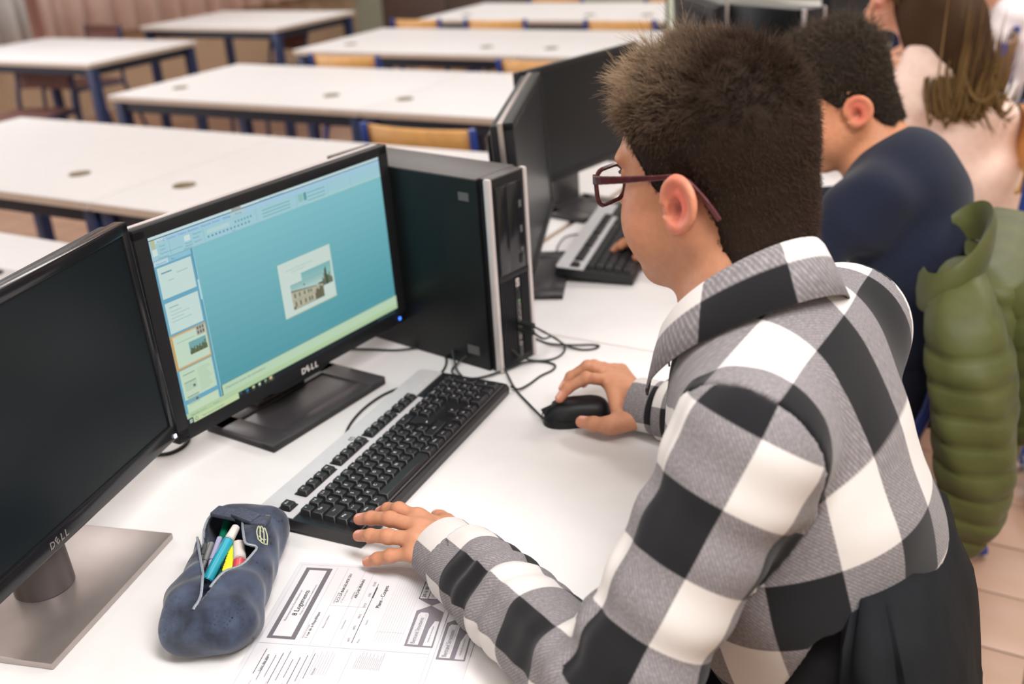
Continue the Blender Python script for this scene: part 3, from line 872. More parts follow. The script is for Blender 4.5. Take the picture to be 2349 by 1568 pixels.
# ------------------------------------------------------------------ mouse
def make_mouse():
    c0 = at(1322, 962, 0.752)
    a0, a1 = at(1265, 948, 0.765), at(1380, 938, 0.765)
    ang = math.atan2(a0[1] - a1[1], a0[0] - a1[0])
    cc = (a0 + a1) / 2
    t = thing('computer_mouse', 'black wired mouse under the right hand of the boy in the plaid shirt', 'mouse', (cc[0], cc[1], 0.7505), ang)
    bm = bmesh.new()
    n, k_ = 24, 10
    L, Wd, Hh = 0.053, 0.0305, 0.036
    rings = []
    for j in range(k_ + 1):
        f = j / k_
        z = Hh * math.sin(f * math.pi / 2)
        s = max(0.02, math.cos(f * math.pi / 2) ** 0.55)
        ring = []
        for i in range(n):
            a = 2 * math.pi * i / n
            ca, sa_ = math.cos(a), math.sin(a)
            ex = math.copysign(abs(ca) ** 0.8, ca); ey = math.copysign(abs(sa_) ** 0.8, sa_)
            waist = 1 - 0.10 * math.exp(-((ex * 1.0) / 0.45) ** 2)
            ring.append(bm.verts.new((L * ex * s - 0.010 * f, Wd * ey * s * waist, z)))
        rings.append(ring)
    for a, b in zip(rings, rings[1:]):
        for i in range(n): bm.faces.new((a[i], a[(i + 1) % n], b[(i + 1) % n], b[i]))
    bm.faces.new(list(reversed(rings[0]))); bm.faces.new(rings[-1])
    o = obj('shell', bm, M['blk'], t, angle=60)
    sb = bmesh.new()
    tube(sb, [(L * 1.003 * math.copysign(abs(math.cos(a)) ** .8, math.cos(a)), Wd * 1.0 * math.copysign(abs(math.sin(a)) ** .8, math.sin(a)) * (1 - 0.10 * math.exp(-(math.cos(a) / .45) ** 2)), 0.0125) for a in [2 * math.pi * i / 40 for i in range(40)]], 0.0009, 6, closed=True)
    obj('seam', sb, M['blk_gloss'], t)
    wb = bmesh.new()
    cyl(wb, (0.030, -0.003, 0.0275), (0.030, 0.003, 0.0275), 0.0085, n=20)
    obj('scroll_wheel', wb, M['stand'], t)
    sp = bmesh.new(); bx(sp, (0.036, 0, 0.0245), (0.036, 0.0012, 0.012), 0, Matrix.Rotation(math.radians(22), 3, 'Y'))
    obj('button_gap', sp, M['ink'], t)
    return t, cc, ang
mouse, mouse_c, mouse_a = make_mouse()
mouse_front = (mouse_c[0] + 0.0525 * math.cos(mouse_a), mouse_c[1] + 0.0525 * math.sin(mouse_a), 0.758)

# ------------------------------------------------------------------ cables
def cable(name, label, pts, r=0.0022, m_='cable', plug=None, cat='cable'):
    bm = bmesh.new()
    tube(bm, smooth_path(pts, 7), r, 8)
    o = obj(name, bm, M[m_])
    tag(o, label, cat)
    if plug is not None:
        p0, p1 = plug
        b = bmesh.new(); cyl(b, p0, p1, 0.0055, 0.0045, 10)
        obj('plug', b, M[m_], o)
    return o
def g(px, py, z=0.7525): return tuple(at(px, py, z))
port = np.array((-0.841, 1.359)) + 0.056 * np.array((math.cos(math.radians(80.6)), math.sin(math.radians(80.6)))) + 0.000 * np.array((0.98, -0.16))
fd = np.array((math.sin(math.radians(80.6)), -math.cos(math.radians(80.6))))
def pt(h, o): return (port[0] + fd[0] * o, port[1] + fd[1] * o, 0.75 + h)
c1_ = [mouse_front, g(1215, 928), g(1182, 892), g(1160, 850, 0.757), g(1145, 812, 0.772), g(1122, 799, 0.778), g(1088, 806, 0.772), g(1055, 828, 0.760), g(1037, 848), g(1045, 860), g(1068, 866, 0.754), g(1093, 867, 0.755), g(1130, 858, 0.755), g(1175, 842, 0.755), g(1206, 830, 0.756), g(1244, 829), g(1272, 836), g(1268, 848), g(1240, 862), g(1215, 880, 0.753), g(1190, 892, 0.756), g(1172, 886, 0.757)]
cable('mouse_cable', 'thin black cable looping from the mouse past the tower corner', c1_, 0.0019)
c2_ = [g(1062, 866, 0.7525), g(1046, 842, 0.757), g(1038, 790, 0.775), g(1043, 760, 0.80), g(1062, 750, 0.812), g(1092, 757, 0.808), g(1132, 774, 0.80), g(1168, 797, 0.788), g(1192, 816, 0.772), g(1222, 826, 0.757), g(1260, 825), g(1285, 815), g(1296, 800, 0.754), g(1288, 786, 0.762), g(1262, 769, 0.785), pt(0.070, 0.055), pt(0.076, 0.03)]
cable('usb_cable', 'black cable arching in front of the tower and plugged into its front port', c2_, 0.0019, plug=(pt(0.0765, 0.030), pt(0.0765, 0.001)))
c3_ = [pt(0.064, 0.028), pt(0.058, 0.05), g(1268, 772, 0.775), g(1295, 790, 0.757), g(1330, 801), g(1360, 800), g(1374, 793), g(1356, 790), g(1310, 791, 0.755), g(1262, 788), g(1236, 779), g(1229, 775)]
cable('usb_cable', 'black cable coiled on the desk to the right of the tower front', c3_, 0.0019, plug=(pt(0.064, 0.028), pt(0.064, 0.001)))
kb_back = at(1012, 860, 0.757)
cable('keyboard_cable', 'black cable running from behind the lit monitor to the far end of the keyboard', [g(800, 800), g(850, 801), g(905, 803), g(950, 799), g(985, 796), g(1010, 803), g(1024, 822), g(1021, 842), g(1008, 860, 0.754), g(990, 880, 0.7525)], 0.0022)
cable('keyboard_cable', 'black cable loop at the back edge of the front keyboard beside the monitor foot', [g(960, 880), g(925, 887), g(880, 905), g(838, 934), g(808, 966), g(794, 993), g(798, 1003), g(812, 1004), g(830, 1000)], 0.0022)
cable('monitor_cable', 'black cable end on the desk under the corner where the two front monitors meet', [g(352, 1043), g(385, 1040), g(410, 1030), g(425, 1018), g(432, 1005), g(430, 990)], 0.003)
cable('keyboard_cable', 'pale grey cable on the desk behind the far keyboard', [g(1232, 590), g(1270, 585), g(1282, 560), g(1300, 542), g(1340, 536), g(1400, 535), g(1440, 530)], 0.002, 'cable_grey')
cable('cable_bundle', 'thick black cables rising behind the nearest monitor at the picture edge', [(-2.02, 1.16, 0.76), (-2.05, 1.20, 0.80), (-2.12, 1.24, 0.86), (-2.22, 1.30, 0.90), (-2.34, 1.34, 0.93)], 0.008)
psb = thing('power_strip', 'pale grey power strip on the white table behind the nearest monitor', 'power strip', (-2.20, 1.30, 0.75), math.radians(0))
obj('body', B((0, 0, 0.022), (0.9, 0.07, 0.044), 0.006), mat('pale_grey_plastic', srgb(196, 190, 190), 0.5), psb)
for k in range(4):
    so = bmesh.new(); lathe(so, [(0.0, 0), (0.019, 0), (0.019, 0.002), (0.016, 0.002), (0.0155, -0.0), (0, 0)], 18, (-0.3 + 0.2 * k, 0, 0.0442))
    obj('socket', so, M['sticker'], psb)
# ------------------------------------------------------------------ signed distance surfaces
def surface(fn, lo, hi, h, Bk=8, slack=0.0):
    """surface nets over the blocks that hold the surface; returns verts, quads"""
    lo = np.array(lo, float); hi = np.array(hi, float)
    nb = np.ceil((hi - lo) / (Bk * h)).astype(int)
    gi = np.stack(np.meshgrid(*[np.arange(n) for n in nb], indexing='ij'), -1).reshape(-1, 3)
    cen = lo + (gi + 0.5) * Bk * h
    d = np.concatenate([fn(c) for c in np.array_split(cen, max(1, len(cen) // 40000))])
    keep = np.abs(d) < Bk * h * 0.5 * 1.733 * 1.35 + slack
    gi = gi[keep]
    off = np.stack(np.meshgrid(*[np.arange(Bk + 1)] * 3, indexing='ij'), -1).reshape(-1, 3)
    NY, NZ = nb[1] * Bk + 4, nb[2] * Bk + 4
    Vs, Ks, Q = [], [], []
    edges = [((0, 0, 0), (1, 0, 0)), ((0, 1, 0), (1, 1, 0)), ((0, 0, 1), (1, 0, 1)), ((0, 1, 1), (1, 1, 1)),
             ((0, 0, 0), (0, 1, 0)), ((1, 0, 0), (1, 1, 0)), ((0, 0, 1), (0, 1, 1)), ((1, 0, 1), (1, 1, 1)),
             ((0, 0, 0), (0, 0, 1)), ((1, 0, 0), (1, 0, 1)), ((0, 1, 0), (0, 1, 1)), ((1, 1, 0), (1, 1, 1))]
    for ch in np.array_split(gi, max(1, len(gi) // 300)):
        ij = ch[:, None, :] * Bk + off[None]
        D = fn((lo + ij * h).reshape(-1, 3)).reshape(len(ch), Bk + 1, Bk + 1, Bk + 1)
        D = np.where(D == 0, 1e-9, D)
        neg = D < 0
        cn = [neg[:, a:Bk + a, b:Bk + b, c:Bk + c] for a in (0, 1) for b in (0, 1) for c in (0, 1)]
        s = sum(x.astype(np.int8) for x in cn)
        idx = np.argwhere((s > 0) & (s < 8))
        if len(idx):
            b, i, j, k = idx.T
            acc = np.zeros((len(idx), 3)); cnt = np.zeros(len(idx))
            for e0, e1 in edges:
                d0 = D[b, i + e0[0], j + e0[1], k + e0[2]]; d1 = D[b, i + e1[0], j + e1[1], k + e1[2]]
                x = (d0 < 0) != (d1 < 0)
                t = np.where(x, d0 / np.where(x, d0 - d1, 1), 0)
                p = np.array(e0)[None] + t[:, None] * (np.array(e1) - np.array(e0))[None]
                acc += np.where(x[:, None], p, 0); cnt += x
            cell = ch[b] * Bk + np.stack([i, j, k], -1)
            Vs.append(lo + (cell + acc / cnt[:, None]) * h)
            Ks.append((cell[:, 0] * NY + cell[:, 1]) * NZ + cell[:, 2])
        base = ch * Bk
        for ax in range(3):
            sl0 = [slice(None)] + [slice(0, Bk)] * 3
            sl1 = list(sl0); sl1[ax + 1] = slice(1, Bk + 1)
            a0, a1 = neg[tuple(sl0)], neg[tuple(sl1)]
            idx = np.argwhere(a0 != a1)
            if not len(idx): continue
            b = idx[:, 0]
            p = base[b] + idx[:, 1:]
            flip = a0[tuple(idx.T)]
            u, v = (ax + 1) % 3, (ax + 2) % 3
            quad = []
            for du, dv in ((-1, -1), (0, -1), (0, 0), (-1, 0)):
                c = p.copy(); c[:, u] += du; c[:, v] += dv
                quad.append((c[:, 0] * NY + c[:, 1]) * NZ + c[:, 2])
            quad = np.stack(quad, -1)
            quad[~flip] = quad[~flip][:, ::-1]
            Q.append(quad)
    V = np.concatenate(Vs); K = np.concatenate(Ks); Q = np.concatenate(Q)
    o = np.argsort(K); Ksrt = K[o]
    ix = np.searchsorted(Ksrt, Q); ix = np.clip(ix, 0, len(Ksrt) - 1)
    ok = (Ksrt[ix] == Q).all(1)
    return V, o[ix[ok]]

def mesh_np(name, V, F, smooth=True):
    me = bpy.data.meshes.new(name)
    F = np.asarray(F, np.int32); n = F.shape[1]
    me.vertices.add(len(V)); me.vertices.foreach_set('co', np.asarray(V, np.float32).ravel())
    me.loops.add(F.size); me.loops.foreach_set('vertex_index', F.ravel())
    me.polygons.add(len(F)); me.polygons.foreach_set('loop_start', np.arange(0, F.size, n, dtype=np.int32))
    me.update(calc_edges=True)
    if smooth: me.polygons.foreach_set('use_smooth', np.ones(len(F), bool))
    return me

def smin(a, b, k):
    h = np.clip(0.5 + 0.5 * (b - a) / k, 0, 1)
    return b + (a - b) * h - k * h * (1 - h)
def smax(a, b, k): return -smin(-a, -b, k)
def capsule(P, a, b, r0, r1=None):
    a = np.asarray(a, float); ab = np.asarray(b, float) - a
    r1 = r0 if r1 is None else r1
    pa = P - a
    t = np.clip(pa @ ab / (ab @ ab), 0, 1)
    return np.linalg.norm(pa - t[:, None] * ab, axis=1) - (r0 + (r1 - r0) * t)
def ellips(P, c, r, R=None):
    p = P - np.asarray(c, float)
    if R is not None: p = p @ R          # columns of R = axes
    r = np.asarray(r, float)
    k0 = np.linalg.norm(p / r, axis=1); k1 = np.linalg.norm(p / r ** 2, axis=1)
    return k0 * (k0 - 1) / np.maximum(k1, 1e-9)
def rbox(P, c, b, r):
    q_ = np.abs(P - np.asarray(c)) - (np.asarray(b) - r)
    return np.linalg.norm(np.maximum(q_, 0), axis=1) + np.minimum(q_.max(1), 0) - r
def poly2d(P, poly):
    poly = np.asarray(poly, float)
    d = np.full(len(P), 1e9); s = np.ones(len(P))
    j = len(poly) - 1
    for i in range(len(poly)):
        e = poly[j] - poly[i]; w = P[:, :2] - poly[i]
        b = w - e * np.clip(w @ e / (e @ e), 0, 1)[:, None]
        d = np.minimum(d, (b ** 2).sum(1))
        c1 = P[:, 1] >= poly[i][1]; c2 = P[:, 1] < poly[j][1]; c3 = e[0] * w[:, 1] > e[1] * w[:, 0]
        al = np.stack([c1, c2, c3], 1)
        s = np.where(al.all(1) | (~al).all(1), -s, s)
        j = i
    return s * np.sqrt(d)

# ------------------------------------------------------------------ papers
th = math.radians(109.6)
def sheet(label, origin, z, body):
    t = thing('paper_sheet', label, 'paper', (origin[0], origin[1], z), th, None)
    bm = bmesh.new()
    n = 12
    rows_ = []
    for k in range(n + 1):
        x = -0.297 * k / n
        lift = 0.0
        rows_.append([bm.verts.new((x, y, lift * (1 if j < 3 else 0.6))) for j, y in enumerate((0, -0.07, -0.14, -0.21))])
    for a, b in zip(rows_, rows_[1:]):
        for k in range(3): bm.faces.new((a[k], a[k + 1], b[k + 1], b[k]))
    o = obj('sheet', bm, M['paper_edge'], t, smooth=False)
    sm = o.modifiers.new('thick', 'SOLIDIFY'); sm.thickness = 0.0005; sm.offset = -1
    PI, GR, LG, HX = (0.08, 0.07, 0.09), (0.15, 0.135, 0.155), (0.42, 0.40, 0.44), (0.22, 0.20, 0.23)
    WH = (0.66, 0.65, 0.672)
    A = []
    def r_(x0, y0, x1, y1, c): A.append(((min(x0, x1), min(y0, y1), max(x0, x1), max(y0, y1)), c))
    def fr(x0, y0, x1, y1, w, c):
        r_(x0, y0, x1, y0 - w, c); r_(x0, y1 + w, x1, y1, c); r_(x0, y0, x0 + w, y1, c); r_(x1 - w, y0, x1, y1, c)
    fr(-5, -5, -292, -205, 0.35, LG)
    r_(-142.4, -12.5, -10.5, -46.5, GR); r_(-137.8, -18, -15.2, -40.5, WH)
    r_(-151, -6, -150.4, -205, LG)
    for y in (-52, -89, -101): r_(-150, y, -8, y - 0.4, LG)
    r_(-80, -66, -79.6, -112, LG); r_(-150, -66, -8, -66.4, LG)
    r_(-141.5, -112.6, -35, -113.4, PI); r_(-62, -112.2, -41.4, -114.2, PI)
    for k in range(11): r_(-136, -136 - 3.1 * k, -14, -136.25 - 3.1 * k, LG)
    r_(-120, -136, -119.7, -168, LG)
    # title block with the hour-glass mark
    fr(-58, -169, -14, -203, 0.9, PI); r_(-58, -179.5, -14, -180.3, PI); r_(-58, -190.2, -14, -191, PI); r_(-43.5, -180, -43.2, -203, LG)
    A.append(([(-58, -169), (-69, -187.6), (-58, -203)], HX))
    A.append(([(-69, -187), (-79.6, -172.1), (-140.4, -173.4), (-140.4, -206), (-79.6, -204.4)], HX))
    A.append(([(-86, -176), (-82, -178), (-82, -186.6), (-86, -188.4), (-137, -188.4), (-137, -176)], WH))
    A.append(([(-138, -194), (-110, -194.6), (-96, -198), (-96, -203), (-138, -204)], WH))
    for k in range(7): r_(-137 + k * 1.1, -176.6 - k * 1.6, -92 + (k * 7) % 9, -177.0 - k * 1.6, LG)
    # lower table of drawings
    for k in range(9): r_(-200 - (k * 9) % 14, -20 - 7.2 * k, -160 - (k * 13) % 17, -20.8 - 7.2 * k, GR if k % 3 else PI)
    for k in range(7): r_(-195, -82 - 3 * k, -164 + (k * 5) % 9, -82.5 - 3 * k, LG)
    for k in range(14): r_(-182, -127 - 2.2 * k, -164 + (k * 5) % 11, -127.6 - 2.2 * k, LG)
    r_(-154, -75, -285, -75.4, LG); r_(-154, -118, -285, -118.4, LG)
    for k in range(30): r_(-210 - (k % 3) * 22, -22 - 6 * k, -230 - (k % 3) * 22 - (k * 7) % 11, -22.7 - 6 * k, LG)
    sc = [([(x / 1000, y / 1000) for x, y in ([(p[0], p[1]), (p[2], p[1]), (p[2], p[3]), (p[0], p[3])] if not isinstance(p[0], tuple) else p)], c) for p, c in A]
    pr = flatart('printed_plan', sc, M['paper'], t, z0=0.0004 if not body else 0.0006, dz=0.000004)
    Z = 0.0012
    def tx(b_, x, y, s_, m_='ink_grey', sx=1.0, al='LEFT'): text('printed_text', b_, s_ / 1000, M[m_], t, (x / 1000, y / 1000, Z), (0, 0, 0), al, 'CENTER', sx=sx)
    tx('8 Logements', -102, -30.6, 9.0, 'ink'); tx('Restructuration d\'un bâtiment en', -112, -22.8, 4.2); tx('Projet de construction à ossature bois', -100, -37.2, 3.6)
    tx('1 rue de la République', -139, -58.4, 5.0, 'ink'); tx('Adresse du projet', -139, -54.4, 3.2)
    tx('S.C.I. LA BARGELADE DU', -74, -73.4, 5.0, 'ink'); tx('maître d\'ouvrage', -76, -69.5, 3.0); tx('n° 14 av. de la gare', -74, -78.5, 3.2)
    tx('ARCHI/URBAIN', -64, -92.8, 5.2, 'ink'); tx('Architecte', -66, -88.4, 3.0); tx('Bureau d\'études', -120, -72, 3.4); tx('Économiste', -120, -94, 3.4)
    tx('Plans - Coupes', -80, -125, 7.0, 'ink'); tx('Phase', -141, -120, 3.0); tx('Échelle', -110, -120, 3.0)
    for k, w_ in enumerate(('APS', 'APD', 'PRO', 'DCE', 'EXE', 'DOE')): tx(w_, -140 + 20 * k, -108.5, 4.0, 'ink_grey')
    tx('2016 BE-138', -55, -174.5, 6.2, 'ink'); tx('D1', -24, -196, 7.5, 'ink'); tx('N°', -54, -185, 4.0); tx('Ind.', -54, -197, 4.0); tx('date', -36, -185, 4.0)
    tx('Bertrand Structures', -136, -182, 7.4, 'ink_grey', sx=0.74); tx('études de structures', -132, -198.5, 3.2)
    tx('Liste des plans', -196, -26, 4.6, 'ink'); tx('Détails', -196, -86, 4.0)
    return t
sheet('printed drawing sheet, the lower of the two, sticking out under the plaid sleeve', (-0.763, 0.788), 0.7505, False)
sheet('printed drawing sheet on top, between the denim pencil case and the hand on the keyboard', (-0.806, 0.790), 0.7516, True)

# ------------------------------------------------------------------ pencil case
ca = math.radians(119)
case_c = np.array((-0.832, 0.703, 0.7505))
cR = np.array([[math.cos(ca), math.sin(ca)], [-math.sin(ca), math.cos(ca)]])
def cl(px, py, z):
    w = at(px, py, z)
    return tuple(cR @ (w[:2] - case_c[:2])) + (z - case_c[2],)
case = thing('pencil_case', 'open blue denim pencil case with pens beside the papers', 'pencil case', tuple(case_c), ca)
hole = [cl(x, y, 0.806)[:2] for x, y in ((447, 1414), (466, 1392), (472, 1352), (466, 1312), (457, 1262), (453, 1222), (470, 1192), (505, 1183), (552, 1190), (561, 1235), (567, 1262), (591, 1266), (572, 1294), (530, 1334), (488, 1376))]
def case_out(P):
    x = P[:, 0]
    b = rbox(P, (0.004, 0.0035, 0.033), (0.119, 0.0515, 0.033), 0.029)
    b = smin(b, ellips(P, (-0.068, 0.002, 0.034), (0.056, 0.054, 0.036)), 0.02)
    b = b + 0.0014 * np.sin(95 * x + 60 * P[:, 2] + 2 * np.sin(50 * P[:, 1])) * np.clip((-0.01 - x) / 0.05, 0, 1) + 0.0022 * np.sin(55 * x + 30 * P[:, 1]) * np.cos(40 * P[:, 1] + 60 * P[:, 2]) + 0.0012 * np.sin(130 * x - 90 * P[:, 2] + 60 * P[:, 1])
    return smax(b, 0.0006 - P[:, 2], 0.006)
def case_sdf(P):
    o = case_out(P)
    cav = smin(o + 0.004, np.maximum(poly2d(P, hole), 0.034 - P[:, 2]), 0.002)
    return smax(o, -cav, 0.001)
V, F = surface(case_sdf, (-0.14, -0.075, -0.004), (0.14, 0.075, 0.085), 0.0025, slack=0.01)
denim = bpy.data.materials.new('blue_denim'); denim.use_nodes = True
nt = denim.node_tree; p_ = nt.nodes['Principled BSDF']; p_.inputs['Roughness'].default_value = 0.9; p_.inputs['Sheen Weight'].default_value = 0.25
tc = nt.nodes.new('ShaderNodeTexCoord')
n1_ = nt.nodes.new('ShaderNodeTexNoise'); n1_.inputs['Scale'].default_value = 26; n1_.inputs['Detail'].default_value = 6
wv = nt.nodes.new('ShaderNodeTexWave'); wv.inputs['Scale'].default_value = 420; wv.inputs['Distortion'].default_value = 3
cr = nt.nodes.new('ShaderNodeValToRGB'); cr.color_ramp.elements[0].color = (*srgb(30, 37, 55), 1); cr.color_ramp.elements[1].color = (*srgb(82, 96, 124), 1)
cr.color_ramp.elements[0].position = 0.38; cr.color_ramp.elements[1].position = 0.80
mx = nt.nodes.new('ShaderNodeMix'); mx.data_type = 'RGBA'; mx.blend_type = 'MULTIPLY'; mx.inputs['Factor'].default_value = 0.10
nt.links.new(tc.outputs['Object'], n1_.inputs['Vector']); nt.links.new(tc.outputs['Object'], wv.inputs['Vector'])
nt.links.new(n1_.outputs['Fac'], cr.inputs['Fac']); nt.links.new(cr.outputs['Color'], mx.inputs['A']); nt.links.new(wv.outputs['Color'], mx.inputs['B'])
nt.links.new(mx.outputs['Result'], p_.inputs['Base Color'])
M['denim'] = denim
link('pouch', mesh_np('pouch', V, F), denim, case)
def case_top(x, y):
    z = np.linspace(0.085, 0.0, 170)
    d = case_out(np.stack([np.full(170, x), np.full(170, y), z], -1))
    i = np.argmax(d < 0)
    return float(z[i]) if (d < 0).any() else 0.03
zp = [(x, y, case_top(x, y) + 0.0006) for x, y in smooth_path([h_ + (0,) for h_ in hole] + [hole[0] + (0,)], 4) for y in [y]] if False else None
hp = smooth_path([np.array((x, y, 0.0)) for x, y in hole], 4)
zb = bmesh.new(); tube(zb, [(p[0], p[1], case_top(p[0], p[1]) + 0.0004) for p in hp], 0.0017, 6)
obj('zipper', zb, mat('zip_tape', srgb(150, 156, 166), 0.6, 0.3, noise=0.3, nscale=900), case)
# denim pull strap, orange tab, embroidered crest, faded side pocket
sb = bmesh.new()
sp_ = [np.array(cl(*p_)) for p_ in ((497, 1178, 0.812), (545, 1176, 0.820), (585, 1189, 0.822), (612, 1200, 0.816))]
for a, b in zip(sp_, sp_[1:]):
    d_ = b - a; ln = np.linalg.norm(d_)
    bx(sb, tuple((a + b) / 2), (ln + 0.004, 0.019, 0.006), 0.002, Matrix.Rotation(math.atan2(d_[1], d_[0]), 3, 'Z'))
obj('pull_strap', sb, mat('grey_denim', srgb(70, 76, 92), 0.9, noise=0.3, nscale=300), case)
sb = bmesh.new(); bx(sb, tuple(np.array(cl(608, 1196, 0.817))), (0.006, 0.021, 0.0068), 0.001, Matrix.Rotation(math.atan2(*(sp_[3] - sp_[2])[1::-1]), 3, 'Z'))
obj('strap_stitching', sb, mat('ochre_thread', srgb(150, 122, 76), 0.8), case)
tb_ = bmesh.new()
tp_ = [np.array(cl(*p_)) for p_ in ((438, 1290, 0.786), (405, 1345, 0.778), (392, 1392, 0.772))]
for a, b, w in ((tp_[0], tp_[1], 0.020), (tp_[1], tp_[2], 0.013)):
    d_ = b - a
    bx(tb_, tuple((a + b) / 2 + np.array((0, -0.008, 0))), (np.linalg.norm(d_) + 0.004, w * 0.75, 0.004), 0.0012, Matrix.Rotation(math.atan2(d_[1], d_[0]), 3, 'Z') @ Matrix.Rotation(math.radians(-50), 3, 'X'))
obj('leather_tab', tb_, mat('orange_leather', srgb(206, 140, 70), 0.6, noise=0.1, nscale=90), case)
# crest of pale thread: a small crown of leaves
cm = mat('pale_thread', srgb(176, 182, 150), 0.8, noise=0.15, nscale=700)
cb = bmesh.new()
cc_ = np.array(cl(607, 1257, 0.795))
def crest(u, v):
    p = np.array(cl(607 + u, 1257 + v, 0.795))
    return (p[0], p[1], case_top(p[0], p[1]) + 0.0008)
for pts in ([(-9, 10), (-11, -2), (-6, -13), (-2, -4)], [(-3, 11), (-4, -4), (0, -15), (4, -4), (3, 11)], [(2, -4), (6, -13), (11, -2), (9, 10)], [(-9, 10), (0, 13), (9, 10)], [(-7, 4), (0, 7), (7, 4)]):
    tube(cb, smooth_path([np.array(crest(*p_)) for p_ in pts], 4), 0.0009, 5)
obj('embroidered_crest', cb, cm, case)
def pen(label, segs, cat='pen', group=None, name='pen'):
    """segs: list of (p0, p1, r0, r1, material, part)"""
    p0 = np.array(segs[0][0])
    t = thing(name, label, cat, tuple(p0), 0, group)
    for a, b, r0, r1, m_, nm in segs:
        bm = bmesh.new(); cyl(bm, tuple(np.array(a) - p0), tuple(np.array(b) - p0), r0, r1, 16)
        bmesh.ops.bevel(bm, geom=[e for e in bm.edges if e.is_manifold and e.calc_face_angle() > 0.6], offset=0.001, segments=2, affect='EDGES')
        obj(nm, bm, m_, t)
    return t
cy = mat('cyan_plastic', srgb(40, 158, 180), 0.25); ye = mat('yellow_plastic', srgb(232, 224, 40), 0.3); rd = mat('red_plastic', srgb(206, 72, 78), 0.3)
gn = mat('green_plastic', srgb(20, 110, 84), 0.3); wt = mat('white_plastic', srgb(222, 212, 206), 0.35); lv = mat('clear_lavender', srgb(168, 170, 200), 0.2); sv = mat('pen_silver', srgb(150, 150, 152), 0.35, 0.6)
A0, A1, A2 = at(542, 1208, 0.812), at(525, 1238, 0.808), at(475, 1331, 0.786)
pen('cyan felt pen with a white cap lying on top in the open denim case', [(A0, A1, 0.0052, 0.0062, wt, 'cap'), (A1, A2, 0.0066, 0.0066, cy, 'barrel')])
Y0_, Y1_ = at(540, 1245, 0.800), at(514, 1322, 0.786)
hy = thing('highlighter', 'yellow highlighter lying between the cyan pen and the white capped red marker', 'highlighter', tuple((Y0_ + Y1_) / 2), 0)
dv = Y1_ - Y0_; ln = np.linalg.norm(dv)
Rq = Vector(dv).to_track_quat('X', 'Z').to_matrix()
hb = bmesh.new(); bx(hb, (0.006, 0, 0), (ln - 0.012, 0.0175, 0.011), 0.003, Rq); obj('barrel', hb, ye, hy)
hb = bmesh.new(); b_ = Rq @ Vector((-ln / 2 + 0.010, 0, 0)); bx(hb, tuple(b_), (0.022, 0.0155, 0.010), 0.003, Rq); obj('cap', hb, ye, hy)
tx_ = text('lettering', 'BOSS', 0.0085, M['ink'], hy, tuple(Rq @ Vector((0.004, -0.003, 0.0058))), (0, 0, 0))
tx_.rotation_euler = (Rq @ Matrix.Rotation(math.pi, 3, 'Z')).to_euler()
R0, R1, R2 = at(548, 1246, 0.802), at(550, 1284, 0.797), at(545, 1322, 0.786)
pen('red marker with a white cap in the denim case, next to the yellow highlighter', [(R0, R1, 0.0072, 0.0078, wt, 'cap'), (R1, R2, 0.0078, 0.0078, rd, 'barrel')], 'marker', name='marker')
pen('dark green pen under the yellow highlighter, its end by the zip', [(at(512, 1310, 0.780), at(496, 1362, 0.778), 0.0058, 0.0054, gn, 'barrel'), (at(519, 1290, 0.780), at(512, 1310, 0.780), 0.0042, 0.0056, gn, 'cap')])
pen('dark green pen at the far end of the denim case behind the white cap', [(at(522, 1196, 0.790), at(508, 1240, 0.784), 0.0052, 0.0052, gn, 'barrel'), (at(508, 1240, 0.784), at(500, 1262, 0.782), 0.0050, 0.0030, gn, 'tip')])
pen('clear lavender ballpoint next to the cyan pen in the denim case', [(at(505, 1232, 0.798), at(485, 1285, 0.788), 0.0035, 0.0035, lv, 'barrel'), (at(485, 1285, 0.788), at(478, 1305, 0.784), 0.0032, 0.0012, lv, 'tip')])
pen('silver mechanical pencil beside the zip inside the denim case', [(at(486, 1245, 0.795), at(470, 1288, 0.786), 0.0042, 0.0042, sv, 'barrel'), (at(470, 1288, 0.786), at(462, 1310, 0.783), 0.0040, 0.0016, sv, 'tip')])
pen('black ballpoint pen leaning in the left of the denim case', [(at(497, 1250, 0.790), at(476, 1302, 0.782), 0.0040, 0.0040, M['blk'], 'barrel'), (at(476, 1302, 0.782), at(470, 1316, 0.780), 0.0040, 0.0016, M['blk'], 'tip')])
pen('short grey pencil sharp end showing against the zip in the denim case', [(at(472, 1248, 0.790), at(465, 1275, 0.786), 0.0035, 0.0035, M['sticker'], 'barrel'), (at(465, 1275, 0.786), at(462, 1288, 0.784), 0.0035, 0.0010, M['sticker'], 'tip')])
# ------------------------------------------------------------------ people
def V3(*a): return np.array(a, float)
def frame(yaw, pitch, roll=0.0):
    y, p = math.radians(yaw), math.radians(pitch)
    F = V3(math.cos(y) * math.cos(p), math.sin(y) * math.cos(p), -math.sin(p))
    L = V3(-math.sin(y), math.cos(y), 0)
    Uv = np.cross(F, L)
    r = math.radians(roll)
    L, Uv = L * math.cos(r) + Uv * math.sin(r), Uv * math.cos(r) - L * math.sin(r)
    return np.stack([F, L, Uv], 1)          # columns

